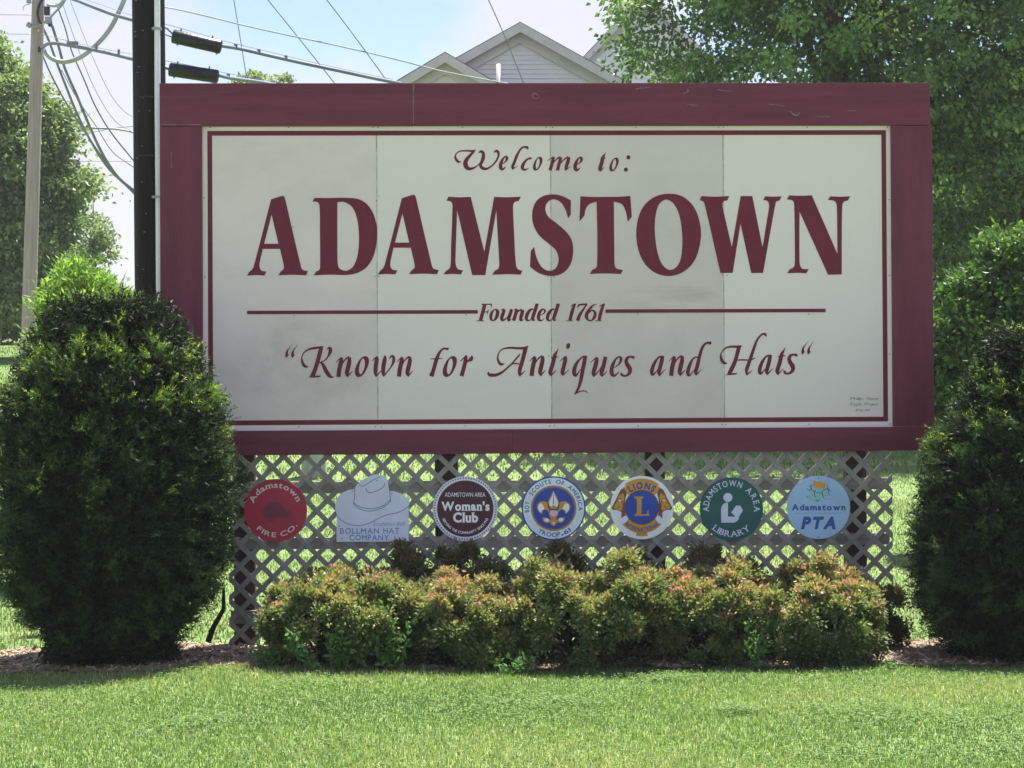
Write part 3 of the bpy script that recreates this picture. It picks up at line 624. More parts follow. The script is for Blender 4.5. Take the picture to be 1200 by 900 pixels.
# 2 hat company
HO = [tuple(q[:2]) for q in cat_rom([(60,805),(60,525),(45,430,'s'),(58,345,'s'),(100,280,'s'),(165,240,'s'),(262,219),(272,195,'s'),(310,145,'s'),(390,95,'s'),(480,60,'s'),(555,62,'s'),(608,85,'s'),(630,130,'s'),(650,240),(720,248,'s'),(800,285,'s'),(852,328,'s'),(868,370,'s'),(862,415),(862,803)], True, 5)]
root, tf, pr = badge('club_plaque', 'pale blue hat company plaque cut in the shape of a cowboy hat', 388, 550, 460, 500, 0, K['hatblue'], HO)
p = layer(0); p._y = Print._y.__get__(p)
for s_ in ([(50,470,5),(70,520,6),(110,562,7),(170,600,7),(250,620,7),(330,622,7),(420,600,7),(520,550,7),(620,505,7),(740,480,7),(810,448,7),(866,402,6)],
           [(252,372,7),(310,412,7),(400,434,7),(500,430,7),(590,395,7),(658,335,7)],[(250,388,7),(300,430,7),(380,459,7),(460,460,7),(560,430,7),(620,395,7),(660,355,7)],
           [(264,222,7),(260,300,7),(250,388,7)],[(632,140,7),(650,240,7),(660,355,7)],[(303,152,5),(325,180,7),(355,185,7),(400,162,7),(480,110,7),(545,83,5)],
           [(388,206,5),(395,240,7),(430,258,7),(500,242,7),(560,212,7),(590,178,7),(596,143,5)]): p.stroke(s_, tf, n=5)
p.build('hat_outline', K['hatline'], root)
p = layer(0); text_line(p, 'BOLLMAN', *[tf(x, 0)[0] for x in (100, 532)], tf(0, 714)[1], tf(0, 652)[1], 0.015, 0.14, serif=0.05)
text_line(p, 'HAT', *[tf(x, 0)[0] for x in (580, 757)], tf(0, 711)[1], tf(0, 649)[1], 0.015, 0.14, serif=0.05)
text_line(p, 'COMPANY', *[tf(x, 0)[0] for x in (205, 642)], tf(0, 788)[1], tf(0, 727)[1], 0.015, 0.14, serif=0.05)
text_line(p, 'Established 1868', *[tf(x, 0)[0] for x in (470, 812)], tf(0, 628)[1], tf(0, 580)[1], -0.012, 0.06, 0.25); p.build('lettering', K['hattext'], root)
holes(root, tf, ((235,243),(510,122),(675,268),(90,628),(122,768),(708,752),(792,762)))
# 3 woman's club
root, tf, pr = badge('club_badge', 'round dark maroon womans club badge with silver rope rim', 502, 550, 410, 437, 360, K['silver'])
p = layer(0)
for k in range(72):
    a = k*5; ringp(p, tf, 410, 437, 332, 349, a, a+2.7, 1)
p.build('rope_rim', K['rope'], root)
p = layer(0); disc(p, tf, 410, 437, 314, 48); p.build('centre_field', K['dmar'], root)
p = layer(1)
text_line(p, 'ADAMSTOWN AREA', *[tf(x, 0)[0] for x in (183, 632)], tf(0, 305)[1], tf(0, 256)[1], 0.0, 0.09)
text_line(p, "Woman's", *[tf(x, 0)[0] for x in (145, 680)], tf(0, 455)[1], tf(0, 362)[1], 0.04, 0.07, serif=0.05)
text_line(p, 'Club', *[tf(x, 0)[0] for x in (275, 552)], tf(0, 585)[1], tf(0, 482)[1], 0.04, 0.07, serif=0.05)
text_arc(p, 'SERVING THE COMMUNITY SINCE 1943', *tf(410, 437), 29.6, 246, 114, 3.0, 0.015, 0.08, False)
p.build('lettering', K['wclub'], root); holes(root, tf, ((408,130),(410,738)))
# 4 boy scouts
root, tf, pr = badge('club_badge', 'round blue and white scout troop badge with gold fleur-de-lis', 605, 550, 415, 432, 356, K['blue'])
p = layer(0); disc(p, tf, 415, 432, 340, 48); p.build('pale_ring', K['lblue'], root)
p = layer(1); disc(p, tf, 415, 432, 254, 48); p.build('gold_ring', K['tan'], root)
p = layer(2); disc(p, tf, 415, 432, 240, 48); p.build('gold_ring', K['dgold'], root)
p = layer(3); disc(p, tf, 415, 432, 228, 48); p.build('blue_field', K['blue'], root)
p = layer(1)
for t_, a, b in (('BOY', -99, -75), ('SCOUTS', -60, -6), ('OF', 5, 23), ('AMERICA', 34, 96)): text_arc(p, t_, *tf(415, 432), 28.9, a, b, 4.9, 0.02, 0.12, True)
text_arc(p, 'TROOP', *tf(415, 432), 33.6, 214, 166, 5.0, 0.02, 0.12, False); text_arc(p, '61', *tf(415, 432), 33.6, 157, 142, 5.0, 0.02, 0.12, False); p.build('lettering', K['navy'], root)
mir = lambda P_: [(830-a[0],)+tuple(a[1:]) for a in P_]
gl = [(380,450),(360,385,'s'),(320,358,'s'),(270,358,'s'),(233,400,'s'),(240,455,'s'),(285,500),(295,460,'s'),(330,448,'s'),(365,480)]
wl = [(243,405,'s'),(270,378,'s'),(298,400,'s'),(312,440,'s'),(286,455,'s'),(278,486),(248,450,'s')]
p = layer(4)
p.poly([[(413,232),(448,300,'s'),(478,375,'s'),(468,430,'s'),(415,455),(362,430,'s'),(350,375,'s'),(380,300,'s')]], tf); p.poly([gl], tf); p.poly([mir(gl)], tf)
p.poly([[(370,440),(462,440),(465,500,'s'),(450,560,'s'),(528,530,'s'),(532,570,'s'),(495,595,'s'),(452,590,'s'),(447,612),(415,630),(383,612),(378,590,'s'),(335,595,'s'),(298,570,'s'),(302,530,'s'),(380,560,'s'),(362,500,'s')]], tf); p.build('fleur_de_lis', K['gold'], root, split=True)
p = layer(5)
p.poly([[(413,258),(440,315,'s'),(464,375,'s'),(455,415,'s'),(415,395),(375,415,'s'),(366,375,'s'),(388,315,'s')]], tf); p.poly([wl], tf); p.poly([mir(wl)], tf)
p.poly([[(*a,'s') for a in ell(338,562,26,20,0,10)]], tf); p.poly([[(*a,'s') for a in ell(495,558,26,20,0,10)]], tf); p.poly([[(400,585),(432,585),(416,616)]], tf); p.build('fleur_highlight', K['white'], root, split=True)
p = layer(5); p.poly([[(378,452),(458,452),(456,500,'s'),(418,528),(378,500,'s')]], tf); p.build('shield', K['pink'], root)
p = layer(6); p.poly([[(378,438),(458,438),(458,456),(378,456)]], tf); p.poly([[(410,280),(416,280),(418,385),(408,385)]], tf); p.build('shield_bar', K['blue'], root, split=True)
# 5 lions
root, tf, pr = badge('club_badge', 'round white badge with two gold lion heads around a blue centre', 707, 550, 428, 425, 352, K['white'])
p = layer(0); ringp(p, tf, 428, 425, 185, 322, -36, 36); ringp(p, tf, 428, 425, 185, 300, -46, -36, 4); ringp(p, tf, 428, 425, 185, 300, 36, 46, 4)
ringp(p, tf, 428, 425, 185, 285, 128, 232); ringp(p, tf, 428, 425, 280, 320, 168, 192, 8); p.build('gold_scroll', K['gold'], root, split=True)
ml = lambda P_: [(858-a[0],)+tuple(a[1:]) for a in P_]
mane = [(228,205),(190,232,'s'),(150,315,'s'),(90,432),(115,455,'s'),(175,470,'s'),(205,510),(250,520),(238,430,'s'),(245,330,'s'),(262,265)]
face = [(215,262,'s'),(178,290,'s'),(150,360,'s'),(118,425,'s'),(170,450,'s'),(205,455,'s'),(212,390,'s'),(232,330,'s')]
beard = [(98,452),(150,452,'s'),(200,478,'s'),(205,535,'s'),(262,520,'s'),(275,555,'s'),(225,605,'s'),(175,590,'s'),(165,545,'s'),(112,490,'s')]
tong = [(205,470),(236,475),(232,520),(200,545)]
for k_, sh, mt, nm in ((1, mane, 'brown', 'lion_mane'), (2, face, 'gold', 'lion_face'), (2, beard, 'lblue', 'lion_beard'), (3, tong, 'redt', 'lion_tongue')):
    p = layer(k_); p.poly([sh], tf); p.build(nm, K[mt], root); p = layer(k_); p.poly([ml(sh)], tf); p.build(nm, K[mt], root)
p = layer(3); p._y = lambda: YB0-0.0018
for q in ((183,345),(675,342)): p.poly([[(*a,'s') for a in ell(q[0], q[1], 12, 9, 0, 8)]], tf)
p.build('lion_eye', K['white'], root, split=True)
p = layer(3); p._y = lambda: YB0-0.00182
for q in ([(168,330,8),(185,325,10),(200,335,6)],[(150,440,6),(170,420,10),(185,400,6)],[(205,260,8),(190,290,8)],[(200,380,8),(214,350,8)]): p.stroke(q, tf); p.stroke(ml(q), tf)
p.build('lion_lines', K['brown'], root)
p = layer(3); disc(p, tf, 428, 422, 194); p.build('gold_ring', K['brown'], root)
p = layer(4); disc(p, tf, 428, 422, 182); p.build('blue_field', K['blue'], root)
p = layer(5); p.poly([[(345,302),(443,302),(443,320),(425,330),(423,500),(480,498),(487,480),(500,445),(503,480),(515,515),(348,518),(348,500),(372,490),(373,330),(345,320)]], tf); p.build('letter', K['gold'], root)
p = layer(1); p._y = lambda: YB0-0.0014; text_arc(p, 'LIONS', *tf(428, 425), 22.2, -37, 37, 7.6, 0.045, 0.13, True); text_arc(p, 'INTERNATIONAL', *tf(428, 425), 28.2, 226, 132, 4.9, 0.02, 0.12, False); p.build('lettering', K['navy'], root)
# 6 library
root, tf, pr = badge('club_badge', 'round dark green library badge with white seated reader', 812, 550, 428, 440, 352, K['green'])
p = layer(0); text_arc(p, 'ADAMSTOWN', *tf(428, 440), 26.6, -96, 25, 7.0, 0.012, 0.10, True, 0.055); text_arc(p, 'AREA', *tf(428, 440), 26.6, 37, 97, 7.0, 0.012, 0.22, True, 0.055)
text_arc(p, 'LIBRARY', *tf(428, 440), 32.6, 224, 137, 7.0, 0.012, 0.12, False, 0.055); p.build('lettering', K['gwhite'], root)
p = layer(0); disc(p, tf, 388, 313, 50, 24); p.poly([[(390,370),(390,525),(472,525),(425,480),(480,403),(494,400),(502,412),(522,398),(557,455),(510,528),(508,555,'s'),(465,592),(315,592),(315,430,'s'),(335,388,'s'),(370,370,'s')]], tf); p.build('reader_symbol', K['gwhite'], root, split=True)
holes(root, tf, ((428,97),(430,757)))
# 7 pta
root, tf, pr = badge('club_badge', 'round sky blue parent teacher badge with orange and green figures', 914, 550, 428, 422, 352, K['ptab'])
p = layer(0); text_line(p, 'Adamstown', *[tf(x, 0)[0] for x in (130, 728)], tf(0, 453)[1], tf(0, 388)[1], 0.04, 0.09); text_line(p, 'PTA', *[tf(x, 0)[0] for x in (235, 622)], tf(0, 656)[1], tf(0, 532)[1], 0.055, 0.10, 0.22); p.build('lettering', K['ptan'], root)
p = layer(0); p.stroke([(163,491,6),(690,487,6)], tf); p.build('dividing_line', K['teal'], root)
p = layer(0); p.poly([[(368,128),(512,152),(500,212),(368,200)]], tf); p.build('orange_book', K['orange'], root)
p = layer(0)
for q in ([(340,228),(382,236),(372,300),(350,345),(300,330),(330,290)],[(403,262),(455,268),(450,345),(400,352)],[(492,252),(528,250),(522,300),(480,308)],[(420,203),(472,210),(465,245),(420,240)],[(370,330),(440,348),(400,358),(350,345)]): p.poly([q], tf)
p.build('green_figure', K['lgreen'], root, split=True)
p = layer(1)
for q in ([(330,178,8),(348,215,10),(318,240,7)],[(352,170,7),(345,212,8),(385,248,9),(400,225,6)],[(300,215,6),(325,245,6)],[(385,248,8),(385,300,9),(395,315,6)],[(290,302,9),(312,310,9)],[(405,255,7),(460,262,8),(470,245,7)],[(470,262,9),(478,300,9),(492,325,6)],[(470,245,7),(500,225,8),(530,215,8)],[(522,175,6),(535,215,9),(560,240,6)],[(535,220,9),(540,265,8),(555,290,6)],[(420,350,9),(425,362,9)],[(505,335,7),(515,332,7)],[(540,325,7),(545,332,7)],[(566,240,8),(576,243,8)],[(385,132,8),(392,140,8)],[(440,135,8),(448,142,8)]): p.stroke(q, tf)
p.build('stick_figure', K['ptan'], root); holes(root, tf, ((427,98),(430,752)))
# ------------------------------------------------------------------ ground
M['ground'] = None
def groundmat():
    m, t, b, o = newmat('lawn_soil'); Ln = t.links.new
    co = t.nodes.new('ShaderNodeTexCoord')
    n1 = t.nodes.new('ShaderNodeTexNoise'); n1.inputs['Scale'].default_value = 0.9; n1.inputs['Detail'].default_value = 8; n1.inputs['Roughness'].default_value = 0.7; Ln(co.outputs['Object'], n1.inputs['Vector'])
    r = t.nodes.new('ShaderNodeValToRGB'); e = r.color_ramp.elements; e[0].position = 0.30; e[0].color = (0.12, 0.18, 0.065, 1); e[1].position = 0.78; e[1].color = (0.30, 0.27, 0.15, 1)
    q = e.new(0.55); q.color = (0.17, 0.25, 0.085, 1)
    Ln(n1.outputs['Fac'], r.inputs[0])
    n2 = t.nodes.new('ShaderNodeTexNoise'); n2.inputs['Scale'].default_value = 25; n2.inputs['Detail'].default_value = 6; Ln(co.outputs['Object'], n2.inputs['Vector'])
    mr = t.nodes.new('ShaderNodeMapRange'); mr.inputs[1].default_value = 0.3; mr.inputs[2].default_value = 0.7; mr.inputs[3].default_value = 0.6; mr.inputs[4].default_value = 1.3; Ln(n2.outputs['Fac'], mr.inputs[0])
    v = t.nodes.new('ShaderNodeVectorMath'); v.operation = 'SCALE'; Ln(r.outputs[0], v.inputs[0]); Ln(mr.outputs[0], v.inputs['Scale']); Ln(v.outputs[0], b.inputs['Base Color'])
    b.inputs['Roughness'].default_value = 0.95; b.inputs['Specular IOR Level'].default_value = 0.1
    bp = t.nodes.new('ShaderNodeBump'); bp.inputs['Distance'].default_value = 0.05; bp.inputs['Strength'].default_value = 0.8; Ln(n2.outputs['Fac'], bp.inputs['Height']); Ln(bp.outputs[0], b.inputs['Normal'])
    return m
def grid(name, xs, ys, zf, mat):
    X, Y = np.meshgrid(xs, ys); Z = zf(X, Y); V = np.stack([X.ravel(), Y.ravel(), Z.ravel()], 1)
    nx, ny = len(xs), len(ys); i, j = np.meshgrid(np.arange(nx-1), np.arange(ny-1)); a = (j*nx+i).ravel()
    return mesh(name, V, np.stack([a, a+1, a+nx+1, a+nx], 1), mat, smooth=True)
def zfar(x, y):
    z = zg(x, np.minimum(y, 62)); return z - np.clip(y-75, 0, 1e9)*0.02
xs = np.concatenate([np.linspace(-300, -60, 10)[:-1], np.linspace(-60, -9, 26)[:-1], np.linspace(-9, 9, 110), np.linspace(9, 60, 26)[1:], np.linspace(60, 300, 10)[1:]])
ys = np.concatenate([np.linspace(-150, -18, 12)[:-1], np.linspace(-18, 8, 140), np.linspace(8, 75, 70)[1:], np.linspace(75, 260, 10)[1:]])
tag(grid('lawn', xs, ys, zfar, groundmat()), kind='structure')

M['bounce_road'] = paint('bounce_concrete', (0.36, 0.35, 0.33), 0.9, 0.12, 1.2, 0.3, 40, fine=0.08)
tag(grid('bounce_road', np.linspace(-150, 150, 120), np.linspace(-22, -13.2, 24), lambda x, y: zfar(x, y)+0.012, M['bounce_road']), kind='structure')  # pale road added out of view to bounce neutral light onto the sign
kb = MB().box(-150, 150, -13.2, -13.05, -0.12, 0.10); tag(kb.build('bounce_road_kerb', M['bounce_road']), kind='structure')  # kerb of the added, unseen road

# mulch bed: an irregular sheet round the yews and shrubs
def in_bed(x, y):
    x = np.asarray(x, float); y = np.asarray(y, float)
    f = -1.46+0.07*np.sin(x*3.1+0.5)+0.05*np.sin(x*7.3)+0.04*np.sin(x*13.1+1)
    f = f + 0.16*np.exp(-((x+2.0)/0.5)**2) - 0.12*np.exp(-((x-2.9)/0.9)**2)
    bk = 0.05+0.12*np.sin(x*2.3)+0.06*np.sin(x*6.7)
    lf = -3.75+0.15*np.sin(y*3)
    return (y > f) & (y < bk) & (x > lf) & (x < 5.0)
M['mulch'] = paint('wood_mulch', (0.27, 0.20, 0.14), 0.95, 0.3, 5, 1.0, 45, c2=(0.12, 0.085, 0.06), fine=0.3)
bx = np.linspace(-4.0, 5.1, 150); by = np.linspace(-1.85, 0.35, 44)
X, Y = np.meshgrid(bx, by); Z = zg(X, Y)+0.012+0.012*rng.random(X.shape); V = np.stack([X.ravel(), Y.ravel(), Z.ravel()], 1)
nx = len(bx); i, j = np.meshgrid(np.arange(nx-1), np.arange(len(by)-1)); a = (j*nx+i).ravel(); F = np.stack([a, a+1, a+nx+1, a+nx], 1)
ok = in_bed(V[F].mean(1)[:, 0], V[F].mean(1)[:, 1]); tag(mesh('mulch_bed', V, F[ok], M['mulch'], smooth=True), kind='structure')

def chips(name, n, sampler, mats, size, label=None, zoff=0.02):
    P = sampler(n); n = len(P); P = np.c_[P, zg(P[:, 0], P[:, 1])+zoff+rng.random(n)*0.012]
    a = rng.random(n)*2*np.pi; tl = rng.normal(0, 0.35, n); l = size*(0.5+rng.random(n)); w_ = l*(0.15+0.3*rng.random(n))
    D = np.stack([np.cos(a)*np.cos(tl), np.sin(a)*np.cos(tl), np.sin(tl)], 1); S = np.stack([-np.sin(a), np.cos(a), rng.normal(0, 0.3, n)], 1)
    V = np.stack([P-D*l[:, None]/2-S*w_[:, None]/2, P+D*l[:, None]/2-S*w_[:, None]/2*0.6, P+D*l[:, None]/2+S*w_[:, None]/2, P-D*l[:, None]/2+S*w_[:, None]/2*0.7], 1).reshape(-1, 3)
    return mesh(name, V, np.arange(4*n).reshape(-1, 4), mats, rnd=rng.random(n))
def bedsamp(n):
    P = np.c_[rng.uniform(-3.9, 5.0, n*2), rng.uniform(-1.8, 0.3, n*2)]; P = P[in_bed(P[:, 0], P[:, 1])]; return P[:n]
M['chip'] = leafmat('wood_chips', [(0, (0.14, 0.105, 0.075)), (0.5, (0.36, 0.27, 0.19)), (1, (0.58, 0.46, 0.34))], 0.0, 0.9)
tag(chips('wood_chips', 16000, bedsamp, M['chip'], 0.035), 'loose brown wood chips scattered over the bed round the shrubs', 'mulch', kind='stuff')

# grass blades
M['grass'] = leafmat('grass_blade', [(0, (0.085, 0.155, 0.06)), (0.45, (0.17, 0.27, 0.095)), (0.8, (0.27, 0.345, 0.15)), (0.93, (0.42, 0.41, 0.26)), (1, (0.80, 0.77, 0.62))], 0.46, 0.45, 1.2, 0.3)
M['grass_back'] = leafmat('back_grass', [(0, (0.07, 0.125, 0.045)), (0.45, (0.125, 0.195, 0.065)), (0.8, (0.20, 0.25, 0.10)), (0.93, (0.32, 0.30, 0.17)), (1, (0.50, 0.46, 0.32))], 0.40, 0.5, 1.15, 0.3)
def blades(P, h, wd, rn):
    n = len(P); z = zg(P[:, 0], P[:, 1]); B = np.c_[P, z-0.01]
    a = rng.random(n)*2*np.pi; b_ = rng.random(n)*2*np.pi; lean = np.abs(rng.normal(0.35, 0.3, n))
    S = np.stack([np.cos(a), np.sin(a), np.zeros(n)], 1)*wd[:, None]; Dl = np.stack([np.cos(b_), np.sin(b_), np.zeros(n)], 1)
    H1 = B+Dl*(h*lean*0.25)[:, None]+np.c_[np.zeros((n, 2)), h*0.55]; H2 = B+Dl*(h*lean*0.9)[:, None]+np.c_[np.zeros((n, 2)), h*(1-0.25*np.minimum(lean, 1.5))]
    V = np.stack([B-S, B+S, H1+S*0.8, H1-S*0.8, H2], 1).reshape(-1, 3); o_ = np.arange(n)[:, None]*5
    F3 = np.concatenate([o_+[0, 1, 2], o_+[0, 2, 3], o_+[3, 2, 4]]); return V, F3, np.tile(rn, 3)
def patch(x, y):
    return 0.5+0.25*np.sin(x*1.3+2*np.sin(y*0.9))+0.25*np.sin(y*2.1+1.7*np.sin(x*0.7))
def grass(n, yr, xw, h0, w0, label):
    y = rng.uniform(yr[0], yr[1], n)
    dist = y-CP[1]; cxr = CP[0]+dist*math.tan(YAW); hw_ = dist*0.235+xw; x = cxr+rng.uniform(-1, 1, n)*hw_
    keep = ~in_bed(x, y-0.03*rng.normal(size=n)); 
    x, y = x[keep], y[keep]; P = np.c_[x, y]; n = len(P)
    pt = patch(x, y)+0.25*rng.normal(size=n)*0.6
    h = h0*(0.55+0.6*rng.random(n))*(0.8+0.4*np.clip(pt, 0, 1)); wd = w0*(0.6+0.7*rng.random(n))
    rn = np.clip(0.08+0.64*pt+rng.normal(0, 0.20, n), 0, 0.9); dry = rng.random(n) < 0.045+0.16*np.clip(pt-0.55, 0, 1); rn = np.where(dry, 0.9+0.1*rng.random(n), rn)
    V, F, q = blades(P, h, wd, rn)
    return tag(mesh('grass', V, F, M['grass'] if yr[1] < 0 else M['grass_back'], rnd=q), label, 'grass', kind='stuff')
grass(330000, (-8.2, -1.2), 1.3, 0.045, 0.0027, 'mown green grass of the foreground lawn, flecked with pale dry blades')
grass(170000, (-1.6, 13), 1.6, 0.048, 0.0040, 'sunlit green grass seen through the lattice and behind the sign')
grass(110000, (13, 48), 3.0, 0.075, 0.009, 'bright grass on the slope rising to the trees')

def clover(n):
    k = 46; cx_ = rng.uniform(-3.8, 4.2, k); cy_ = rng.uniform(-6.6, -1.7, k); s_ = rng.uniform(0.08, 0.45, k); i = rng.integers(0, k, n)
    P = np.c_[cx_[i]+rng.normal(0, 1, n)*s_[i], cy_[i]+rng.normal(0, 1, n)*s_[i]]; P = P[(P[:, 1] < -1.6)]; n = len(P)
    z = zg(P[:, 0], P[:, 1])+rng.uniform(0.02, 0.045, n); a = rng.random(n)*6.28; Pc = np.c_[P, z]; Vs = []
    for j in range(3):
        b_ = a+j*2.094; D = np.stack([np.cos(b_), np.sin(b_), 0.25+0*b_], 1)*0.011; S = np.stack([-np.sin(b_), np.cos(b_), 0*b_], 1)*0.006
        Vs.append(np.stack([Pc, Pc+D*0.6-S, Pc+D, Pc+D*0.6+S], 1))
    V = np.concatenate(Vs).reshape(-1, 3); return mesh('clover', V, np.arange(len(V)).reshape(-1, 4), M['clover'], rnd=np.tile(rng.random(n), 3))
M['clover'] = leafmat('clover_leaves', [(0, (0.09, 0.17, 0.05)), (0.8, (0.17, 0.28, 0.085)), (1, (0.25, 0.35, 0.13))], 0.4, 0.5, 1.2)
tag(clover(13000), 'low clover patches mixed into the front lawn', 'clover', kind='stuff')

# ------------------------------------------------------------------ foliage helpers
def unit(v): return v/(np.linalg.norm(v, axis=1, keepdims=True)+1e-9)
def leaves(P, D, L_, W_, fold=0.25):
    """rhombic leaves: base P, direction D"""
    n = len(P); D = unit(D); q = unit(rng.normal(size=(n, 3))); S = unit(np.cross(D, q)); N = np.cross(S, D)
    L_ = np.broadcast_to(L_, n)[:, None]; W_ = np.broadcast_to(W_, n)[:, None]
    m_ = P+D*L_*0.45
    V = np.stack([P, m_+S*W_+N*W_*fold, P+D*L_, m_-S*W_+N*W_*fold], 1).reshape(-1, 3)
    o_ = np.arange(n)[:, None]*4; F = np.concatenate([o_+[0, 1, 2], o_+[0, 2, 3]])
    return V, F
def sprigs(P, D, ln, nn, nl, nw, rn, spread=0.9):
    """conifer twigs: each P,D carries nn thin pointed needles along it"""
    n = len(P); D = unit(D); t = np.tile(np.linspace(0.02, 1, nn), n); Pn = np.repeat(P, nn, 0)+np.repeat(D, nn, 0)*(t*np.repeat(ln, nn))[:, None]
    q = unit(rng.normal(size=(n*nn, 3))); Dn = unit(np.repeat(D, nn, 0)*0.75+unit(np.cross(np.repeat(D, nn, 0), q))*spread)
    S = unit(np.cross(Dn, rng.normal(size=(n*nn, 3)))); L_ = nl*(0.7+0.6*rng.random(n*nn))[:, None]; W_ = nw
    V = np.stack([Pn-S*W_, Pn+S*W_, Pn+Dn*L_+S*W_*0.4], 1).reshape(-1, 3)
    F = np.arange(len(V)).reshape(-1, 3); return V, F, np.clip(np.repeat(rn, nn)+rng.normal(0, 0.05, n*nn)+0.1*(t-0.5), 0, 1)

# ------------------------------------------------------------------ the two yews
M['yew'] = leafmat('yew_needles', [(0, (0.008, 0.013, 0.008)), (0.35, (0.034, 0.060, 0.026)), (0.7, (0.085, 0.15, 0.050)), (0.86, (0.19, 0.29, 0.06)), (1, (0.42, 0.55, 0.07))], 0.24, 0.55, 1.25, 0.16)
M['bark'] = paint('brown_bark', (0.085, 0.06, 0.045), 0.95, 0.3, 9, 0.8, 30, (1, 1, 0.3))
def noise3(P, seed, f):
    r_ = np.random.default_rng(seed); o_ = np.zeros(len(P))
    for k in range(7):
        d = r_.normal(size=3)*f*(1+0.35*k); o_ += np.sin(P@d+r_.random()*6.28)/(1+0.3*k)
    return o_/3.2
def yew(label, cx, base, top, prof, Yc, seed, n, tip, depth=0.95):
    """prof: (row, half width) in photo pixels at the yew's own distance"""
    d = (Yc-CP[1]); sc = d/FPX/math.cos(YAW)
    c = U(cx, base, Yc); x0 = c[0]; zb_ = float(zg(x0, Yc))
    rows = np.array([p_[0]+(7 if i < 4 else 3 if i < 6 else 0) for i, p_ in enumerate(prof)], float); hws = np.array([p_[1]-(8 if i < 5 else 3) for i, p_ in enumerate(prof)], float)*sc
    zr = np.array([U(cx, r_, Yc)[2] for r_ in rows]); o_ = np.argsort(zr); zr, hws = zr[o_], hws[o_]
    zr[0] = zb_+0.02
    root = empty('yew_bush', (x0, Yc, zb_), label, 'bush', 'clipped yews flanking the sign')
    # clump centres on the surface, slightly inside
    nc = 900; z = rng.uniform(zr[0], zr[-1], nc*3); wgt = np.interp(z, zr, hws); z = z[rng.random(len(z)) < wgt/wgt.max()][:nc]
    a = rng.random(len(z))*2*np.pi
    def surf(a, z, s_): 
        r_ = np.interp(z, zr, hws)*s_; return np.stack([x0+r_*np.cos(a), Yc+r_*np.sin(a)*depth, z], 1)
    # branch tips: bunches of twigs with dark gaps between them
    nb = 1350; z = rng.uniform(zr[0], zr[-1]+0.02, nb*4); wgt = np.interp(z, zr, hws)+0.12; z = z[rng.random(len(z)) < wgt/wgt.max()][:nb]; m_ = len(z)
    a = rng.random(m_)*2*np.pi; s_ = 1-np.abs(rng.normal(0, 0.09, m_)); top_ = z > zr[-1]-0.22; s_ = np.where(top_, np.sqrt(rng.random(m_)), s_)
    C = surf(a, z, s_); rad = np.stack([np.cos(a), np.sin(a)*depth, np.zeros(m_)], 1); lump = noise3(C, seed, 3.3)*0.6+noise3(C, seed+1, 8)*0.6
    C = C+rad*(lump*0.075+rng.normal(0, 0.028, m_))[:, None]; C[:, 2] += np.where(top_, lump*0.06, 0)
    zrel = (z-zr[0])/(zr[-1]-zr[0]); Dc = unit(rad*0.9+np.stack([0*z, 0*z, -0.1+1.1*zrel], 1)+rng.normal(0, 0.25, (m_, 3)))
    sz = rng.uniform(0.045, 0.10, m_); per = np.maximum(5, (n/m_*(sz/0.07)**1.5).astype(int)); per = (per*np.clip(0.8+0.7*lump, 0.25, 1.4)).astype(int)+2
    Pc = np.repeat(C, per, 0); Dr = np.repeat(Dc, per, 0); S2 = np.repeat(sz, per); k_ = len(Pc)
    D = unit(Dr*1.0+rng.normal(0, 0.48, (k_, 3))); P = Pc+rng.normal(0, 0.33, (k_, 3))*S2[:, None]-Dr*S2[:, None]*0.6
    tone = np.repeat(0.28+0.26*lump+0.42*np.clip(zrel-0.35, 0, 1)+0.30*np.clip((zrel-0.80)*4, 0, 1)*(0.3+0.7*tip)+rng.normal(0, 0.16, m_), per)  # crown and bulges lightened, hollows darkened: sun and shade put into needle colour
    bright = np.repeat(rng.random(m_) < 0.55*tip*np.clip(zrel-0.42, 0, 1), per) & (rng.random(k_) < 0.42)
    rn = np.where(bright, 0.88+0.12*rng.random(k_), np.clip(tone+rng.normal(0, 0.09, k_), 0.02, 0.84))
    V, F, q = sprigs(P, D, rng.uniform(0.045, 0.09, k_), 9, 0.026, 0.0036, rn)
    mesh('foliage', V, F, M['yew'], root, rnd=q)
    # inner twigs in a near-black tone paint the shade inside the bush
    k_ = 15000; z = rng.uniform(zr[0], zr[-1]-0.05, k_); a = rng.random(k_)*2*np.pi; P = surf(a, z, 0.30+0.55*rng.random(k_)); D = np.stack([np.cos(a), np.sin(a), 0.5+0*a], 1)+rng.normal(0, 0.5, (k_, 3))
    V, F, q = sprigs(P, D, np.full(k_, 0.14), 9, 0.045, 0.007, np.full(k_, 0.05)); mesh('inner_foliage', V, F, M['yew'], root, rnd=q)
    # stems
    hm = hws.max()
    for k in range(11):
        a = k/11*6.28+rng.random()*0.4; r1 = hm*rng.uniform(0.35, 0.75); z1 = rng.uniform(1.2, zr[-1]-0.4)
        pts = [(x0+0.10*math.cos(a), Yc+0.10*math.sin(a), zb_-0.05), (x0+0.22*math.cos(a), Yc+0.22*math.sin(a), zb_+0.3), (x0+r1*0.7*math.cos(a), Yc+r1*0.7*math.sin(a), zb_+0.5*z1), (x0+r1*math.cos(a), Yc+r1*math.sin(a), z1)]
        MB().tube(pts, [0.035, 0.028, 0.018, 0.006], 6).build('stem', M['bark'], root, True)
    return root, x0, zb_
PL = [(345,46),(352,62),(370,82),(395,100),(430,120),(465,132),(500,140),(540,144),(600,145),(640,140),(680,131),(705,112),(730,88),(755,76),(778,70)]
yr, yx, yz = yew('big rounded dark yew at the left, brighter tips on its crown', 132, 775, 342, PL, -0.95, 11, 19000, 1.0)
MB().tube([U(244, 752, -0.55), U(250, 735, -0.5), U(262, 714, -0.6), U(262, 690, -0.8)], [0.022, 0.02, 0.016, 0.01], 6).build('stem', M['bark'], yr, True)
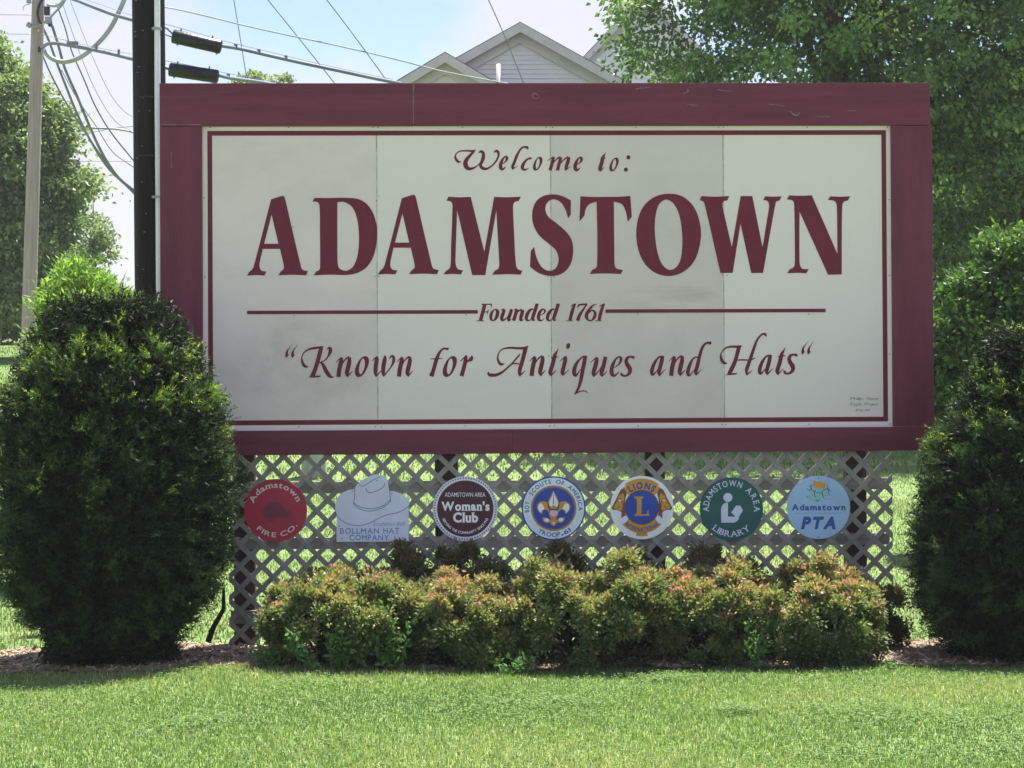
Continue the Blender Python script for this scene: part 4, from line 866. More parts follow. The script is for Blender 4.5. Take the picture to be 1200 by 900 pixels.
PR = [(383,45),(395,62),(420,82),(450,98),(480,112),(520,135),(560,150),(600,158),(650,163),(690,160),(720,150),(745,132),(765,118),(782,110)]
yew('shadowed dark yew cut off by the right edge of the photo', 1222, 782, 383, PR, -0.95, 23, 19000, 0.12)  # fewer light tips here: its shade is put into the needle colours

# ------------------------------------------------------------------ spirea shrubs
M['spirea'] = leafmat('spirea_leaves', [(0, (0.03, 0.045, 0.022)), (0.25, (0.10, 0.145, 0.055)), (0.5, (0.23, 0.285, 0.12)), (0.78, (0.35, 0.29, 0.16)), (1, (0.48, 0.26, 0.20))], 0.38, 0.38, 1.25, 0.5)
M['spirea_dark'] = leafmat('spirea_shaded_leaves', [(0, (0.04, 0.05, 0.028)), (0.4, (0.10, 0.115, 0.055)), (0.8, (0.17, 0.13, 0.08)), (1, (0.24, 0.14, 0.11))], 0.3, 0.55, 1.2)  # darker copy of the spirea leaves, the sign's shade put into the colour
M['flower'] = leafmat('pink_flowers', [(0, (0.66, 0.17, 0.28)), (1, (0.85, 0.42, 0.50))], 0.3, 0.6, 1.1)
def shrub(label, x0p, x1p, topp, Yc, seed, n, dark=False, flowers=14, basep=776, bronze=0.0, lumps=7):
    d = Yc-CP[1]; sc = d/FPX; cx = (x0p+x1p)/2; c = U(cx, topp, Yc); hwm = (x1p-x0p)/2*sc; zb_ = float(zg(c[0], Yc)); ht = c[2]-zb_
    root = empty('spirea_shrub', (c[0], Yc, zb_), label, 'shrub', 'low spirea shrubs in front of the lattice'); r_ = np.random.default_rng(seed)
    dy = min(hwm*0.9, 0.40)
    # every shrub is a crowd of leafy lumps with dark gaps between
    nl = int(62*(hwm/0.5)*(ht/0.6)*(0.7 if dark else 1.2)); Cl = []; rl = []
    for k in range(nl*30):
        u, v, t = rng.uniform(-1, 1), rng.uniform(-1, 0.8), rng.random()**0.7
        rim = 1-0.45*t**3.5; a = math.hypot(u, v)
        if abs(u)**2.6+abs(v)**2.6 > 1: continue
        hmax = ht*(1-0.22*abs(u)**3-0.30*max(-v, 0)**2.0)*(0.93+0.10*math.sin(u*5+seed)+0.06*math.sin(u*11+v*7+seed*2))
        skin = (abs(u)**2.6+abs(v)**2.6 > 0.50) or t > 0.72
        if not skin: continue
        if t < 0.72: q_ = (abs(u)**2.6+abs(v)**2.6)**(1/2.6); u, v = u/q_*0.93*(0.86+0.14*math.sin(t*3.1)), v/q_*0.93*(0.86+0.14*math.sin(t*3.1))
        r1 = 0.035+0.065*rng.random()**1.6
        c_ = np.array([c[0]+u*(hwm-r1*0.5), Yc+v*dy, zb_+0.04+(hmax-r1*0.8)*t])
        if all(np.linalg.norm(c_-q) > 0.56*(r1+r2) for q, r2 in zip(Cl, rl)): Cl.append(c_); rl.append(r1)
        if len(Cl) >= nl: break
    Cl = np.array(Cl); rl = np.array(rl); tot = (rl**2).sum(); Pcs = []; Drs = []; rns = []; tips = []
    for c_, r1 in zip(Cl, rl):
        hi = (c_[2]-zb_)/ht; out = np.array([(c_[0]-c[0])/hwm*0.8, (c_[1]-Yc)/dy*0.8, 0.55+0.3*hi]); out /= np.linalg.norm(out)
        ns = int(n/9*r1*r1/tot)+3; uu = unit(rng.normal(size=(ns, 3))+out*0.9); rr = r1*(1-np.abs(rng.normal(0, 0.3, ns)))*np.where(rng.random(ns) < 0.22, rng.uniform(1.15, 1.9, ns), rng.uniform(0.75, 1.3, ns))
        S_ = c_+uu*rr[:, None]*np.array([1, 1, 0.9]); tone_ = rng.normal(0, 0.09)+bronze*0.16*(rng.random() < 0.6)
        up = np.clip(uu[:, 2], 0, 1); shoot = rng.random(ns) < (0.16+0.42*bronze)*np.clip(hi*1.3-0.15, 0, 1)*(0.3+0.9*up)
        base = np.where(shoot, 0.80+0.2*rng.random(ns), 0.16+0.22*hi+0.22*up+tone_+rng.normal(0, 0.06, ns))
        Pcs.append(np.repeat(S_, 9, 0)); Drs.append(np.repeat(uu, 9, 0)); rns.append(np.repeat(base, 9))
        g_ = (up > 0.45) & (hi > 0.55); tips.append((S_+uu*0.015)[g_ & (S_[:, 1] < Yc+0.12)])
    Pc = np.concatenate(Pcs); Nr = np.concatenate(Drs); k_ = len(Pc); dP = rng.normal(0, 0.015, (k_, 3)); P = Pc+dP; D = Nr*0.7+unit(dP)*0.5+rng.normal(0, 0.35, (k_, 3))
    rn = np.clip(np.concatenate(rns)+rng.normal(0, 0.08, k_), 0, 1)
    # inner leaves in the darkest tone, the shade of the gaps painted in
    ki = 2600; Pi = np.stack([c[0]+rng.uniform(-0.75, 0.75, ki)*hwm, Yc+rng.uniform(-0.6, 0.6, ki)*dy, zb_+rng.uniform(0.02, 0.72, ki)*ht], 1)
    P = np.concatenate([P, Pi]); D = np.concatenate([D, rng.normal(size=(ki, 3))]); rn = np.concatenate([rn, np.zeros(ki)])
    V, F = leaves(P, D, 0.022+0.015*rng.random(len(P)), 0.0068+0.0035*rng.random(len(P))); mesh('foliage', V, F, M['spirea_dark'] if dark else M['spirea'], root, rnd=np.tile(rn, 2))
    for k in range(9):
        a = rng.uniform(-0.85, 0.85); e_ = (c[0]+a*hwm, Yc+rng.uniform(-0.6, 0.5)*dy, zb_+ht*rng.uniform(0.55, 0.85)); 
        MB().tube([(c[0]+a*0.3*hwm, Yc, zb_-0.03), (c[0]+a*0.65*hwm, (Yc+e_[1])/2, zb_+ht*0.35), e_], [0.008, 0.006, 0.003], 5).build('stem', M['bark'], root)
    T = np.concatenate(tips) if tips else np.zeros((0, 3))
    if flowers and len(T):
        T = T[T[:, 1] < Yc+0.1] if (T[:, 1] < Yc+0.1).sum() > flowers else T
        for q in T[rng.permutation(len(T))[:flowers]]:
            m_ = 26; u = unit(rng.normal(size=(m_, 3))); u[:, 2] = np.abs(u[:, 2]); rr = rng.uniform(0.014, 0.030); Pf = q+np.array([0, -0.01, 0.018])+u*np.array([1, 1, 0.45])*rr
            V, F = leaves(Pf, u+rng.normal(0, 0.5, (m_, 3)), 0.012, 0.0048); mesh('flower_head', V, F, M['flower'], root, rnd=rng.random(m_*2))
    return root
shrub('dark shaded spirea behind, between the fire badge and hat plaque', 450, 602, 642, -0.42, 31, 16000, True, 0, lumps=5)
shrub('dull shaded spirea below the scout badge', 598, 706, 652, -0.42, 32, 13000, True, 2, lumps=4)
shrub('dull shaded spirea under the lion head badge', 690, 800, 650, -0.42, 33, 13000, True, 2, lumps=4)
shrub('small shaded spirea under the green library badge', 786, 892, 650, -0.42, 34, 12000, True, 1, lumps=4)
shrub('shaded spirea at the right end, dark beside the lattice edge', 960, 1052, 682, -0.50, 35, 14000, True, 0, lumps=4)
shrub('leafy spirea at the left end with most pink flowers on top', 312, 492, 668, -1.22, 41, 44000, False, 15, bronze=0.15, lumps=6)
shrub('small yellowish spirea second from the left', 488, 600, 676, -1.28, 42, 26000, False, 12, bronze=0.45, lumps=4)
shrub('wide spirea in the middle of the row', 600, 786, 664, -1.22, 43, 46000, False, 18, bronze=0.25, lumps=7)
shrub('bronze tipped spirea right of the middle', 775, 895, 668, -1.18, 44, 30000, False, 12, bronze=0.6, lumps=5)
shrub('large bronze and green spirea at the right end of the row', 868, 1030, 664, -1.20, 45, 44000, False, 13, bronze=0.65, lumps=6)

# weeds at the foot of the shrubs
M['weed'] = leafmat('weed_leaves', [(0, (0.04, 0.11, 0.035)), (0.6, (0.09, 0.20, 0.06)), (1, (0.17, 0.30, 0.10))], 0.35, 0.45, 1.2)
def weed(label, px, Y, h, wd, n, big=0.03):
    c = U(px, 770, Y); x0, z0 = c[0], float(zg(c[0], Y)); root = empty('weed', (x0, Y, z0), label, 'weed', 'weeds along the grass edge')
    Vs = []; ns = 10; P = []; D = []
    for k in range(ns):
        a = rng.random()*6.28; r_ = wd*rng.random(); tip = np.array([x0+r_*math.cos(a), Y+r_*math.sin(a)*0.5, z0+h*rng.uniform(0.5, 1)])
        b_ = np.array([x0+r_*0.4*math.cos(a), Y+0.2*r_*math.sin(a), z0])
        t = np.linspace(0.15, 1, n//ns)[:, None]; P.append(b_+(tip-b_)*t+rng.normal(0, 0.008, (n//ns, 3))); D.append(rng.normal(0, 1, (n//ns, 3))+[0, 0, 0.5])
    P = np.concatenate(P); D = np.concatenate(D); V, F = leaves(P, D, big*(0.6+0.8*rng.random(len(P))), big*0.22); mesh('foliage', V, F, M['weed'], root, rnd=rng.random(len(F)))
weed('tall broad-leaved weed growing at the foot of the left spirea', 400, -1.62, 0.30, 0.42, 500, 0.05)
weed('pale climbing weed in the gap right of the left spirea', 455, -1.60, 0.46, 0.16, 240, 0.055)
weed('low weed beside the bare earth left of the left spirea', 318, -1.45, 0.16, 0.2, 220, 0.04)
weed('light green weed in the gap before the middle spirea', 600, -1.66, 0.14, 0.22, 170, 0.045)
weed('bluish weed inside the front of the bronze tipped spirea', 886, -1.62, 0.36, 0.10, 160, 0.04)
weed('small bright weed at the edge of the right mulch', 1042, -1.78, 0.07, 0.08, 60, 0.03)
# ------------------------------------------------------------------ trees
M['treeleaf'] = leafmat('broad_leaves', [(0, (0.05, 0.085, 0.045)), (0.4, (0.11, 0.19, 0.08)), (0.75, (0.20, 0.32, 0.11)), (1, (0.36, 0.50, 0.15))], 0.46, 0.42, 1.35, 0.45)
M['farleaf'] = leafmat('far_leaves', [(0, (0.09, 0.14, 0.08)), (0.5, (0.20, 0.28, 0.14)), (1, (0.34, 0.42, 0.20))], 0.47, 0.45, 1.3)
M['brightleaf'] = leafmat('bright_leaves', [(0, (0.10, 0.19, 0.04)), (0.5, (0.18, 0.31, 0.07)), (1, (0.31, 0.44, 0.11))], 0.5, 0.5, 1.3)
M['limeleaf'] = leafmat('young_maple_leaves', [(0, (0.04, 0.09, 0.03)), (0.5, (0.085, 0.165, 0.045)), (1, (0.17, 0.27, 0.07))], 0.38, 0.45, 1.25)
M['silverleaf'] = leafmat('grey_green_leaves', [(0, (0.07, 0.11, 0.06)), (0.5, (0.12, 0.18, 0.10)), (1, (0.22, 0.30, 0.18))], 0.4, 0.5, 1.2)
M['treebark'] = paint('grey_brown_bark', (0.10, 0.08, 0.065), 0.95, 0.3, 6, 0.9, 25, (1, 1, 0.25))
def tree(name, label, x, y, h, lobes, nleaf, ll, lw, mat, seed, group=None, cat='tree', trunk=0.22, droop=0.2, csize=0.42, zb=None, sub=110, nlimb=16, extra=None, hollow=0.3):
    """lobes: ellipsoids (dx, dy, z, rx, ry, rz) above the root that the crown fills"""
    z0 = float(zg(x, min(y, 62))) if zb is None else zb; root = empty(name, (x, y, z0), label, cat, group); r_ = np.random.default_rng(seed)
    vol = np.array([l[3]*l[4]*l[5] for l in lobes])**(2/3); nc = max(20, nleaf//sub); C = []; 
    for l, v in zip(lobes, vol/vol.sum()):
        k = max(3, int(nc*v)); u = unit(r_.normal(size=(k, 3))); rad = np.where(r_.random(k) < 0.75, 1-np.abs(r_.normal(0, 0.16, k)), r_.random(k)**0.5*(1-hollow)+hollow*0.5)
        C.append(np.array([x+l[0], y+l[1], z0+l[2]])+u*np.array(l[3:6])*rad[:, None])
    C = np.concatenate(C)
    if extra is not None: C = np.concatenate([C, extra])
    C = C[C[:, 2] > z0+0.25]; k = len(C); cen = np.array([x, y, z0+h*0.55])
    sz = csize*(0.55+0.8*r_.random(k)); tone = r_.normal(0, 0.20, k)
    cnt = np.maximum(8, (sub*(sz/csize)**1.6).astype(int)); Pc = np.repeat(C, cnt, 0); S = np.repeat(sz, cnt); n = len(Pc)
    off = r_.normal(size=(n, 3))*np.array([0.42, 0.42, 0.22])*S[:, None]; rr = np.linalg.norm(off[:, :2], axis=1); off[:, 2] -= droop*rr*rr/np.maximum(S, 0.1)
    P = Pc+off; D = unit(off)*0.6+unit(Pc-cen)*0.3+r_.normal(0, 0.55, (n, 3))+np.array([0, 0, -droop*1.5])
    V, F = leaves(P, D, ll*(0.6+0.7*r_.random(n)), lw*(0.7+0.6*r_.random(n)))
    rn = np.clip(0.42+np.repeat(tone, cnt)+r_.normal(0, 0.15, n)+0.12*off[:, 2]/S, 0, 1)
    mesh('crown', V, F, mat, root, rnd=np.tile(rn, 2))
    # trunk and limbs
    th = h*0.45; tp = [(x, y, z0-0.3), (x+0.03*h*r_.normal()*0.3, y, z0+th*0.5), (x+0.02*h*r_.normal()*0.3, y, z0+th), (x, y, z0+h*0.78)]
    MB().tube(tp, [trunk*1.25, trunk, trunk*0.75, trunk*0.12], 10).build('trunk', M['treebark'], root, True)
    for q in C[r_.permutation(k)[:nlimb]]:
        t = r_.uniform(0.25, 0.9); s_ = np.array(tp[1])*(1-t)+np.array(tp[3])*t; s_[2] = min(s_[2], q[2]-0.1) if q[2] > z0+h*0.3 else s_[2]
        m_ = (s_+q)/2+np.array([0, 0, 0.06*h])*r_.uniform(-0.3, 1)
        MB().tube([s_, s_*0.5+m_*0.5+[0, 0, 0.02*h], m_, q], [trunk*0.42*(1.1-t), trunk*0.33*(1.1-t), trunk*0.22*(1.1-t), trunk*0.05], 6).build('limb', M['treebark'], root, True)
    return root
def atp(px, Y): return U(px, 450, Y)[0]
# big tree right behind the sign
Yt = 18.5; x_ = atp(985, Yt); k_ = 1/ (FPX/(Yt-CP[1])); H = lambda row: U(985, row, Yt)[2]-float(zg(x_, Yt))
rb = np.random.default_rng(5)
ex = np.array([[U(px, py, Yt)[0]+rb.normal()*0.04, Yt-0.8+rb.normal()*0.5, U(px, py, Yt)[2]] for px, py in
     ((722,30),(735,24),(748,52),(728,62),(745,78),(735,86),(760,60),(765,92),(715,12),(740,5),(755,18),(770,30),(775,75),(790,90),(770,5),(785,50))])
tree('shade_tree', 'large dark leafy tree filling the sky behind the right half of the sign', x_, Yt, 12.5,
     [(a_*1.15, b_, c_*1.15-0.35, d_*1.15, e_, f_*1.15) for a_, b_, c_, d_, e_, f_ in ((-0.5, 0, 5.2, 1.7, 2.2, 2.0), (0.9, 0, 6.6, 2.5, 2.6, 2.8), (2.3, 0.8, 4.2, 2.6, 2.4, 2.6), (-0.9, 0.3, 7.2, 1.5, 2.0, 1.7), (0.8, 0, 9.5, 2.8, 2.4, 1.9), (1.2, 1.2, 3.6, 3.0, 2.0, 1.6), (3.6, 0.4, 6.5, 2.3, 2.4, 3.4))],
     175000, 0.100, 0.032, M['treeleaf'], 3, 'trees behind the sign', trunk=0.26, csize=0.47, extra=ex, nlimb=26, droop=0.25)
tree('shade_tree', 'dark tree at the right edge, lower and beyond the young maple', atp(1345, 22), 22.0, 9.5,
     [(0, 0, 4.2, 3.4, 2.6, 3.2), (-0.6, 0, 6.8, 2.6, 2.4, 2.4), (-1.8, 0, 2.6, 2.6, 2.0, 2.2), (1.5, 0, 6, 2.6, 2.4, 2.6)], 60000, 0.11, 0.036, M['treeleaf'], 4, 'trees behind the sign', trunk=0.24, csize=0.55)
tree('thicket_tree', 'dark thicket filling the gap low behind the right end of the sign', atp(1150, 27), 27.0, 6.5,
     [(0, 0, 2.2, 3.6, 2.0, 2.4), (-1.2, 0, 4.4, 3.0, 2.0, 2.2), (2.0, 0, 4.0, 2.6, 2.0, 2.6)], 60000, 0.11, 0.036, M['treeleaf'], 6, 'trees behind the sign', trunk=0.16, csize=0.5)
# young maple and grey willow shrub at the right
Ym = 6.0
def PX(pts, Y, x, z0): return [(U(px, py, Y)[0]-x, dy, U(px, py, Y)[2]-z0, rx*(Y-CP[1])/FPX, ry*(Y-CP[1])/FPX*1.0, rz*(Y-CP[1])/FPX) for px, py, dy, rx, ry, rz in pts]
x_ = atp(1165, Ym); z_ = float(zg(x_, Ym))
tree('young_maple', 'bright green young maple beside the right edge of the frame', x_, Ym, 3.2,
     PX([(1185,340,0,50,60,50),(1130,355,0,28,45,38),(1150,400,0,60,60,40),(1120,430,0,38,50,45),(1215,300,0,48,50,40),(1110,470,0,35,40,30),(1225,380,0,50,60,60),(1175,290,0.1,22,30,22),(1165,480,0,55,40,40)], Ym, x_, z_),
     26000, 0.075, 0.024, M['limeleaf'], 8, trunk=0.05, csize=0.17, sub=60, nlimb=12, droop=0.15)
x_ = atp(1195, 3.5); z_ = float(zg(x_, 3.5))
tree('grey_willow', 'grey-green narrow-leaved shrub rising behind the right yew', x_, 3.5, 2.4,
     PX([(1190,420,0,28,40,34),(1168,450,0,22,35,32),(1215,440,0,30,40,50),(1150,485,0,28,30,35),(1200,500,0,50,40,50)], 3.5, x_, z_), 11000, 0.06, 0.009, M['silverleaf'], 9, cat='shrub', trunk=0.03, csize=0.13, sub=60, nlimb=8, droop=0.0)
# bright shrub behind the left yew
x_ = atp(100, 4.5); z_ = float(zg(x_, 4.5))
tree('bright_shrub', 'lime green feathery shrub behind the left yew, against the dark pole', x_, 4.5, 2.4,
     PX([(95,352,0,42,50,36),(125,372,0,36,40,30),(62,388,0,22,35,38),(90,328,0,22,28,22),(140,360,0,20,25,22),(100,420,0,55,45,45)], 4.5, x_, z_), 17000, 0.07, 0.0095, M['brightleaf'], 10, cat='shrub', trunk=0.03, csize=0.14, sub=60, nlimb=10, droop=-0.1)
# far left tree
Yl = 42.0; x_ = atp(-25, Yl); z_ = float(zg(x_, Yl))
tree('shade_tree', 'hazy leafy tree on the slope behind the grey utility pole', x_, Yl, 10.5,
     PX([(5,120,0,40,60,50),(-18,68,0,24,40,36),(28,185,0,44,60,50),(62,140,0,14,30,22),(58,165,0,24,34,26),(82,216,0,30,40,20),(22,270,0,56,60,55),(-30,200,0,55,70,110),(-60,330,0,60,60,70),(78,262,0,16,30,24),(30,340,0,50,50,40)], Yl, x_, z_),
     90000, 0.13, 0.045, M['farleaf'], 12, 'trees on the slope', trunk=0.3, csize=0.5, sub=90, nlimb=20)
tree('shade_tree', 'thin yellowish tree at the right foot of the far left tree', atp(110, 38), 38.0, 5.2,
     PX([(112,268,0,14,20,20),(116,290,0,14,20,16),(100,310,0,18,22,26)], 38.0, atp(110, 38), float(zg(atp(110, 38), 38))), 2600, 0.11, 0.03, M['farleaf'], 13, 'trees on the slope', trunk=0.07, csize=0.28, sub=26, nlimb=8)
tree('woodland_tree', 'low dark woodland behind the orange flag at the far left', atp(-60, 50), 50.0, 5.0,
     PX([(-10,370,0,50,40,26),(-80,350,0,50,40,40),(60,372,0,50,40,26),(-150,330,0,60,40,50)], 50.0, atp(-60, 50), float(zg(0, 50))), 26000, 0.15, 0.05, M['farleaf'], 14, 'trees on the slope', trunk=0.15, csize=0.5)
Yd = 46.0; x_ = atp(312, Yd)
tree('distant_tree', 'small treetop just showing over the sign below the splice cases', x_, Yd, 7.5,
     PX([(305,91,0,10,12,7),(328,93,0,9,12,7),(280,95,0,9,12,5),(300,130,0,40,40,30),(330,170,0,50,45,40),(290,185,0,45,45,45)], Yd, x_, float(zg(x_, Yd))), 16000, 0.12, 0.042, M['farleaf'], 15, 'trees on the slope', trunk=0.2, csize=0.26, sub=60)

# ------------------------------------------------------------------ houses beyond
M['siding'] = paint('grey_vinyl_siding', (0.76, 0.73, 0.755), 0.6, 0.05, 1.5, fine=0.03)
M['siding2'] = paint('white_vinyl_siding', (0.80, 0.80, 0.82), 0.6, 0.05, 1.5, fine=0.03)
M['trim'] = paint('grey_trim', (0.60, 0.57, 0.575), 0.6, 0.08, 2)
M['roof'] = paint('asphalt_shingle', (0.10, 0.10, 0.105), 0.95, 0.25, 4, 0.5, 30)
M['pvc'] = paint('white_pvc', (0.62, 0.61, 0.62), 0.4, 0.05, 4)
M['glass'] = paint('dark_window_glass', (0.03, 0.035, 0.04), 0.1, 0.1, 2)
M['siding_wing'] = paint('green_cancelling_siding', (0.76, 0.68, 0.75), 0.6, 0.05, 1.5, fine=0.03)  # same grey siding, tinted mauve to cancel green light off the lawn
M['trim_wing'] = paint('green_cancelling_trim', (0.60, 0.53, 0.58), 0.6, 0.08, 2)  # trim tinted likewise against the green bounce light
def gable_house(label, apex, slope, halfw, Y, depth, sid, course=0.1, windows=(), name='gabled_house', base=None, trim=None):
    trim = trim or M['trim']
    a = U(apex[0], apex[1], Y); xa, za = a[0], a[2]; ze = za-slope*halfw; zb_ = float(zg(xa, min(Y, 60)))-0.3 if base is None else base
    root = empty(name, (xa, Y, zb_), label, 'house', 'houses beyond the sign')
    W_ = halfw-0.35
    zwt = za-0.30
    MB().prism([(xa-W_, zb_), (xa+W_, zb_), (xa+W_, ze+0.2), (xa, zwt), (xa-W_, ze+0.2)], Y+0.25, Y+depth).build('wall', sid, root)
    # lap siding: one wedge per course over the front wall
    mb = MB(); z = zb_+0.4
    while z < zwt-0.05:
        w1 = W_ if z < ze+0.2 else (zwt-z)/slope; z2 = z+course; w2 = W_ if z2 < ze+0.2 else max((zwt-z2)/slope, 0.0)
        w2 = min(w2, w1)
        V = [(xa-w1, Y+0.215, z), (xa+w1, Y+0.215, z), (xa+w2, Y+0.244, z2), (xa-w2, Y+0.244, z2), (xa-w1, Y+0.249, z), (xa+w1, Y+0.249, z)]
        mb.add(V, [(0, 1, 2, 3), (0, 4, 5, 1)]); z = z2
    o_ = mb.build('siding', sid, root, fix=False); o_['kind'] = 'stuff'
    t = 0.12; ov = 0.35
    for s_ in (-1, 1):
        e_ = (xa+s_*halfw, ze)
        nz_ = 1/math.sqrt(1+slope*slope)
        MB().prism([(xa, za-0.02), (xa, za-t-0.02), (e_[0], e_[1]-t), (e_[0], e_[1])], Y-0.02, Y+depth+0.3).build('roof', M['roof'], root)
        # rake board and frieze board under it
        MB().prism([(xa, za-0.045), (xa, za-0.25), (e_[0], e_[1]-0.25), (e_[0], e_[1]-0.045)], Y-0.055, Y-0.0225).build('rake_board', trim, root)
        MB().prism([(xa, za-t-0.03), (xa, za-t-0.34), (e_[0]-s_*0.3, e_[1]+0.3*slope-t-0.34), (e_[0]-s_*0.3, e_[1]+0.3*slope-t-0.03)], Y+0.155, Y+0.212).build('frieze_board', trim, root)
    for wx, wz, ww, wh in windows:
        fr = MB().box(xa+wx-ww/2-.08, xa+wx+ww/2+.08, Y+0.14, Y+0.213, wz-.08, wz+wh+.08).build('window', M['pvc'], root)
        MB().box(xa+wx-ww/2, xa+wx+ww/2, Y+0.13, Y+0.139, wz, wz+wh).build('pane', M['glass'], fr)
    return root
gh = gable_house('grey sided house with the wide gable rising over the sign', (609.5, 24.5), 0.56, 6.2, 33.0, 12, M['siding'], 0.102, ((-3, 5.2, 1.0, 1.4), (0, 5.2, 1.0, 1.4), (3, 5.2, 1.0, 1.4)))
gable_house('small grey gabled wing in front and left of the wide gable', (521.5, 59.5), 0.60, 2.9, 30.5, 2.6, M['siding_wing'], 0.095, ((0, 4.9, 1.1, 1.3),), name='house_wing', trim=M['trim_wing'])
c = U(584, 92, 32.6); MB().tube([(c[0], 32.6, c[2]-1.2), (c[0], 32.6, U(584, 75, 32.6)[2])], 0.045, 8).build('vent_pipe', M['pvc'], gh, True)
gable_house('white sided house behind the tree with steep pale gable', (757, -12), 1.05, 4.2, 44.0, 9, M['siding2'], 0.12)

# ------------------------------------------------------------------ utility poles, cables
M['creosote'] = paint('creosoted_pole', (0.020, 0.015, 0.016), 0.6, 0.35, 3, 0.5, 25, (8, 8, 0.4), fine=0.25, spec=0.15)
wear(M['creosote'], (9, 9, 0.35), (0.085, 0.055, 0.042), 0.55)
M['greypole'] = paint('weathered_pole', (0.40, 0.32, 0.32), 0.9, 0.18, 2.5, 0.4, 30, (10, 10, 0.5), c2=(0.27, 0.215, 0.215))
M['conduit'] = paint('pale_conduit', (0.80, 0.80, 0.86), 0.5, 0.1, 3)
M['cable'] = paint('grey_cable', (0.17, 0.19, 0.25), 0.5, 0.15, 3)
M['cable_light'] = paint('aluminium_cable', (0.38, 0.38, 0.43), 0.45, 0.12, 3, metal=0.2)
M['black'] = paint('black_plastic', (0.012, 0.014, 0.018), 0.35, 0.2, 6, 0.2, 40)
M['steel'] = paint('galvanised_steel', (0.34, 0.35, 0.36), 0.5, 0.15, 10, metal=0.5)
def at(px, py, Y): return tuple(U(px, py, Y))
Yn = 0.62
pole = empty('utility_pole', at(173, 700, Yn), 'near black creosoted pole standing behind the left edge of the sign', 'utility pole', 'utility poles')
b0 = np.array(at(177.5, 350, Yn)); t0 = np.array(at(173.8, 0, Yn)); dv = (t0-b0)/(t0[2]-b0[2]); pb = b0+dv*(-0.3-b0[2]); pt = b0+dv*(9.5-b0[2])
MB().tube([pb, b0, t0, pt], [0.127, 0.121, 0.119, 0.105], 24).build('shaft', M['creosote'], pole, True)
cn = []
for px, py in ((186.8, 520), (186.3, 350), (185.6, 230), (184.6, 120), (184.2, 0)):
    cn.append(np.array(at(px, py, Yn-0.125)))
cn.append(cn[-1]+(cn[-1]-cn[-2])*3)
MB().tube(cn, 0.0215, 12).build('conduit', M['conduit'], pole, True)
for py in (34, 231, -60):
    a = np.array(at(178.5, py, Yn-0.118)); b_ = np.array(at(187, py+0.5, Yn-0.146)); MB().box(a[0], b_[0]+0.012, Yn-0.151, Yn-0.11, a[2]-0.009, a[2]+0.009).build('strap', M['steel'], pole)
# crossarm-free top with a bolt or two (above the frame)
for k in range(26):
    py = rng.uniform(-40, 330); q_ = rng.uniform(-0.9, 0.5); ax = b0+dv*(at(173, py, Yn)[2]-b0[2]); z_ = ax[2]
    MB().box(ax[0]+0.12*math.sin(q_)-.006, ax[0]+0.12*math.sin(q_)+.006, ax[1]-0.122*math.cos(q_)-.003, ax[1]-0.122*math.cos(q_)+.01, z_-.0015, z_+.0015).build('staple', M['steel'], pole)
for py in (113, 182): c = at(171, py, Yn-0.12); MB().box(c[0]-.05, c[0]+.05, c[1]-.012, c[1]+.02, c[2]-.004, c[2]+.004).build('tag_nail', M['black'], pole)
Yp = 26.0
b0 = np.array(at(33.3, 392, Yp)); t0 = np.array(at(45, 0, Yp)); dv = (t0-b0)/(t0[2]-b0[2]); zb_ = float(zg(b0[0], Yp)); pb = b0+dv*(zb_-0.4-b0[2]); pt = t0+dv*3.0
fpole = empty('utility_pole', tuple(pb+dv*0.4), 'far weathered grey pole leaning slightly at the left', 'utility pole', 'utility poles')
MB().tube([pb, b0, t0, pt], [0.145, 0.135, 0.118, 0.105], 20).build('shaft', M['greypole'], fpole, True)
def fb_(px, py, w_, h_, d=0.12, m='steel', nm='bracket', dy=-0.16):
    c = at(px, py, Yp+dy); MB().box(c[0]-w_/2, c[0]+w_/2, c[1]-d, c[1]+d*.6, c[2]-h_/2, c[2]+h_/2).build(nm, M[m], fpole, bevel=0.006)
s_ = (Yp-CP[1])/FPX
def ft_(pts, w_, m, nm, Y=Yp-0.18): MB().tube([at(px, py, Y) for px, py in cat2(pts)], w_*s_/2, 8).build(nm, M[m], fpole, True)
def cat2(pts): return [tuple(q[:2]) for q in cat_rom([(a, b, 0) for a, b in pts], False, 6)]
ft_([(32.5,29.5),(40,31.5),(47,29),(55,24),(66,13),(74,4),(79,-6)], 2.6, 'steel', 'guy_arm')
MB().tube([at(32, 28, Yp-.2), at(36, 30.5, Yp-.2)], 0.05, 8).build('bolt', M['steel'], fpole)
ft_([(52,-4),(46,6),(44,16),(46,24),(49,28)], 3.2, 'black', 'cable_loop')
fb_(55.5, 13, 0.10, 0.16, 0.06, 'black', 'splice_box'); fb_(57, 24, 0.12, 0.13, 0.06, 'steel', 'cable_clamp'); fb_(59, 28, 0.07, 0.10, 0.05, 'black', 'splice_box')
fb_(47, 58, 0.06, 0.10, 0.05, 'black', 'hook'); fb_(34, 2, 0.08, 0.06, 0.05, 'steel', 'bolt'); fb_(44.5, 36, 0.04, 0.05, 0.04, 'cable_light', 'insulator'); fb_(40, 111, 0.035, 0.04, 0.03, 'steel', 'bolt')
ft_([(35,5),(30,6),(27,9),(28,12)], 0.9, 'steel', 'tie_wire')
def cable(label, pts, wpx, mat='cable', Y=2.0, Y2=None, cat='cable', name='utility_cable', group='overhead cables'):
    """pts in photo pixels; the depth runs from Y to Y2 along the cable"""
    P = cat2(pts); n = len(P); Y2 = Y if Y2 is None else Y2; Q = []; rr = []
    for i, (a, b_) in enumerate(P):
        yy = Y+(Y2-Y)*i/(n-1); Q.append(np.array(at(a, b_, yy))); rr.append(wpx*(yy-CP[1])/FPX/2)
    root = empty(name, tuple(Q[0]), label, cat, group)
    MB().tube(Q, rr, 8).build('strand', M[mat], root, True); return root, Q
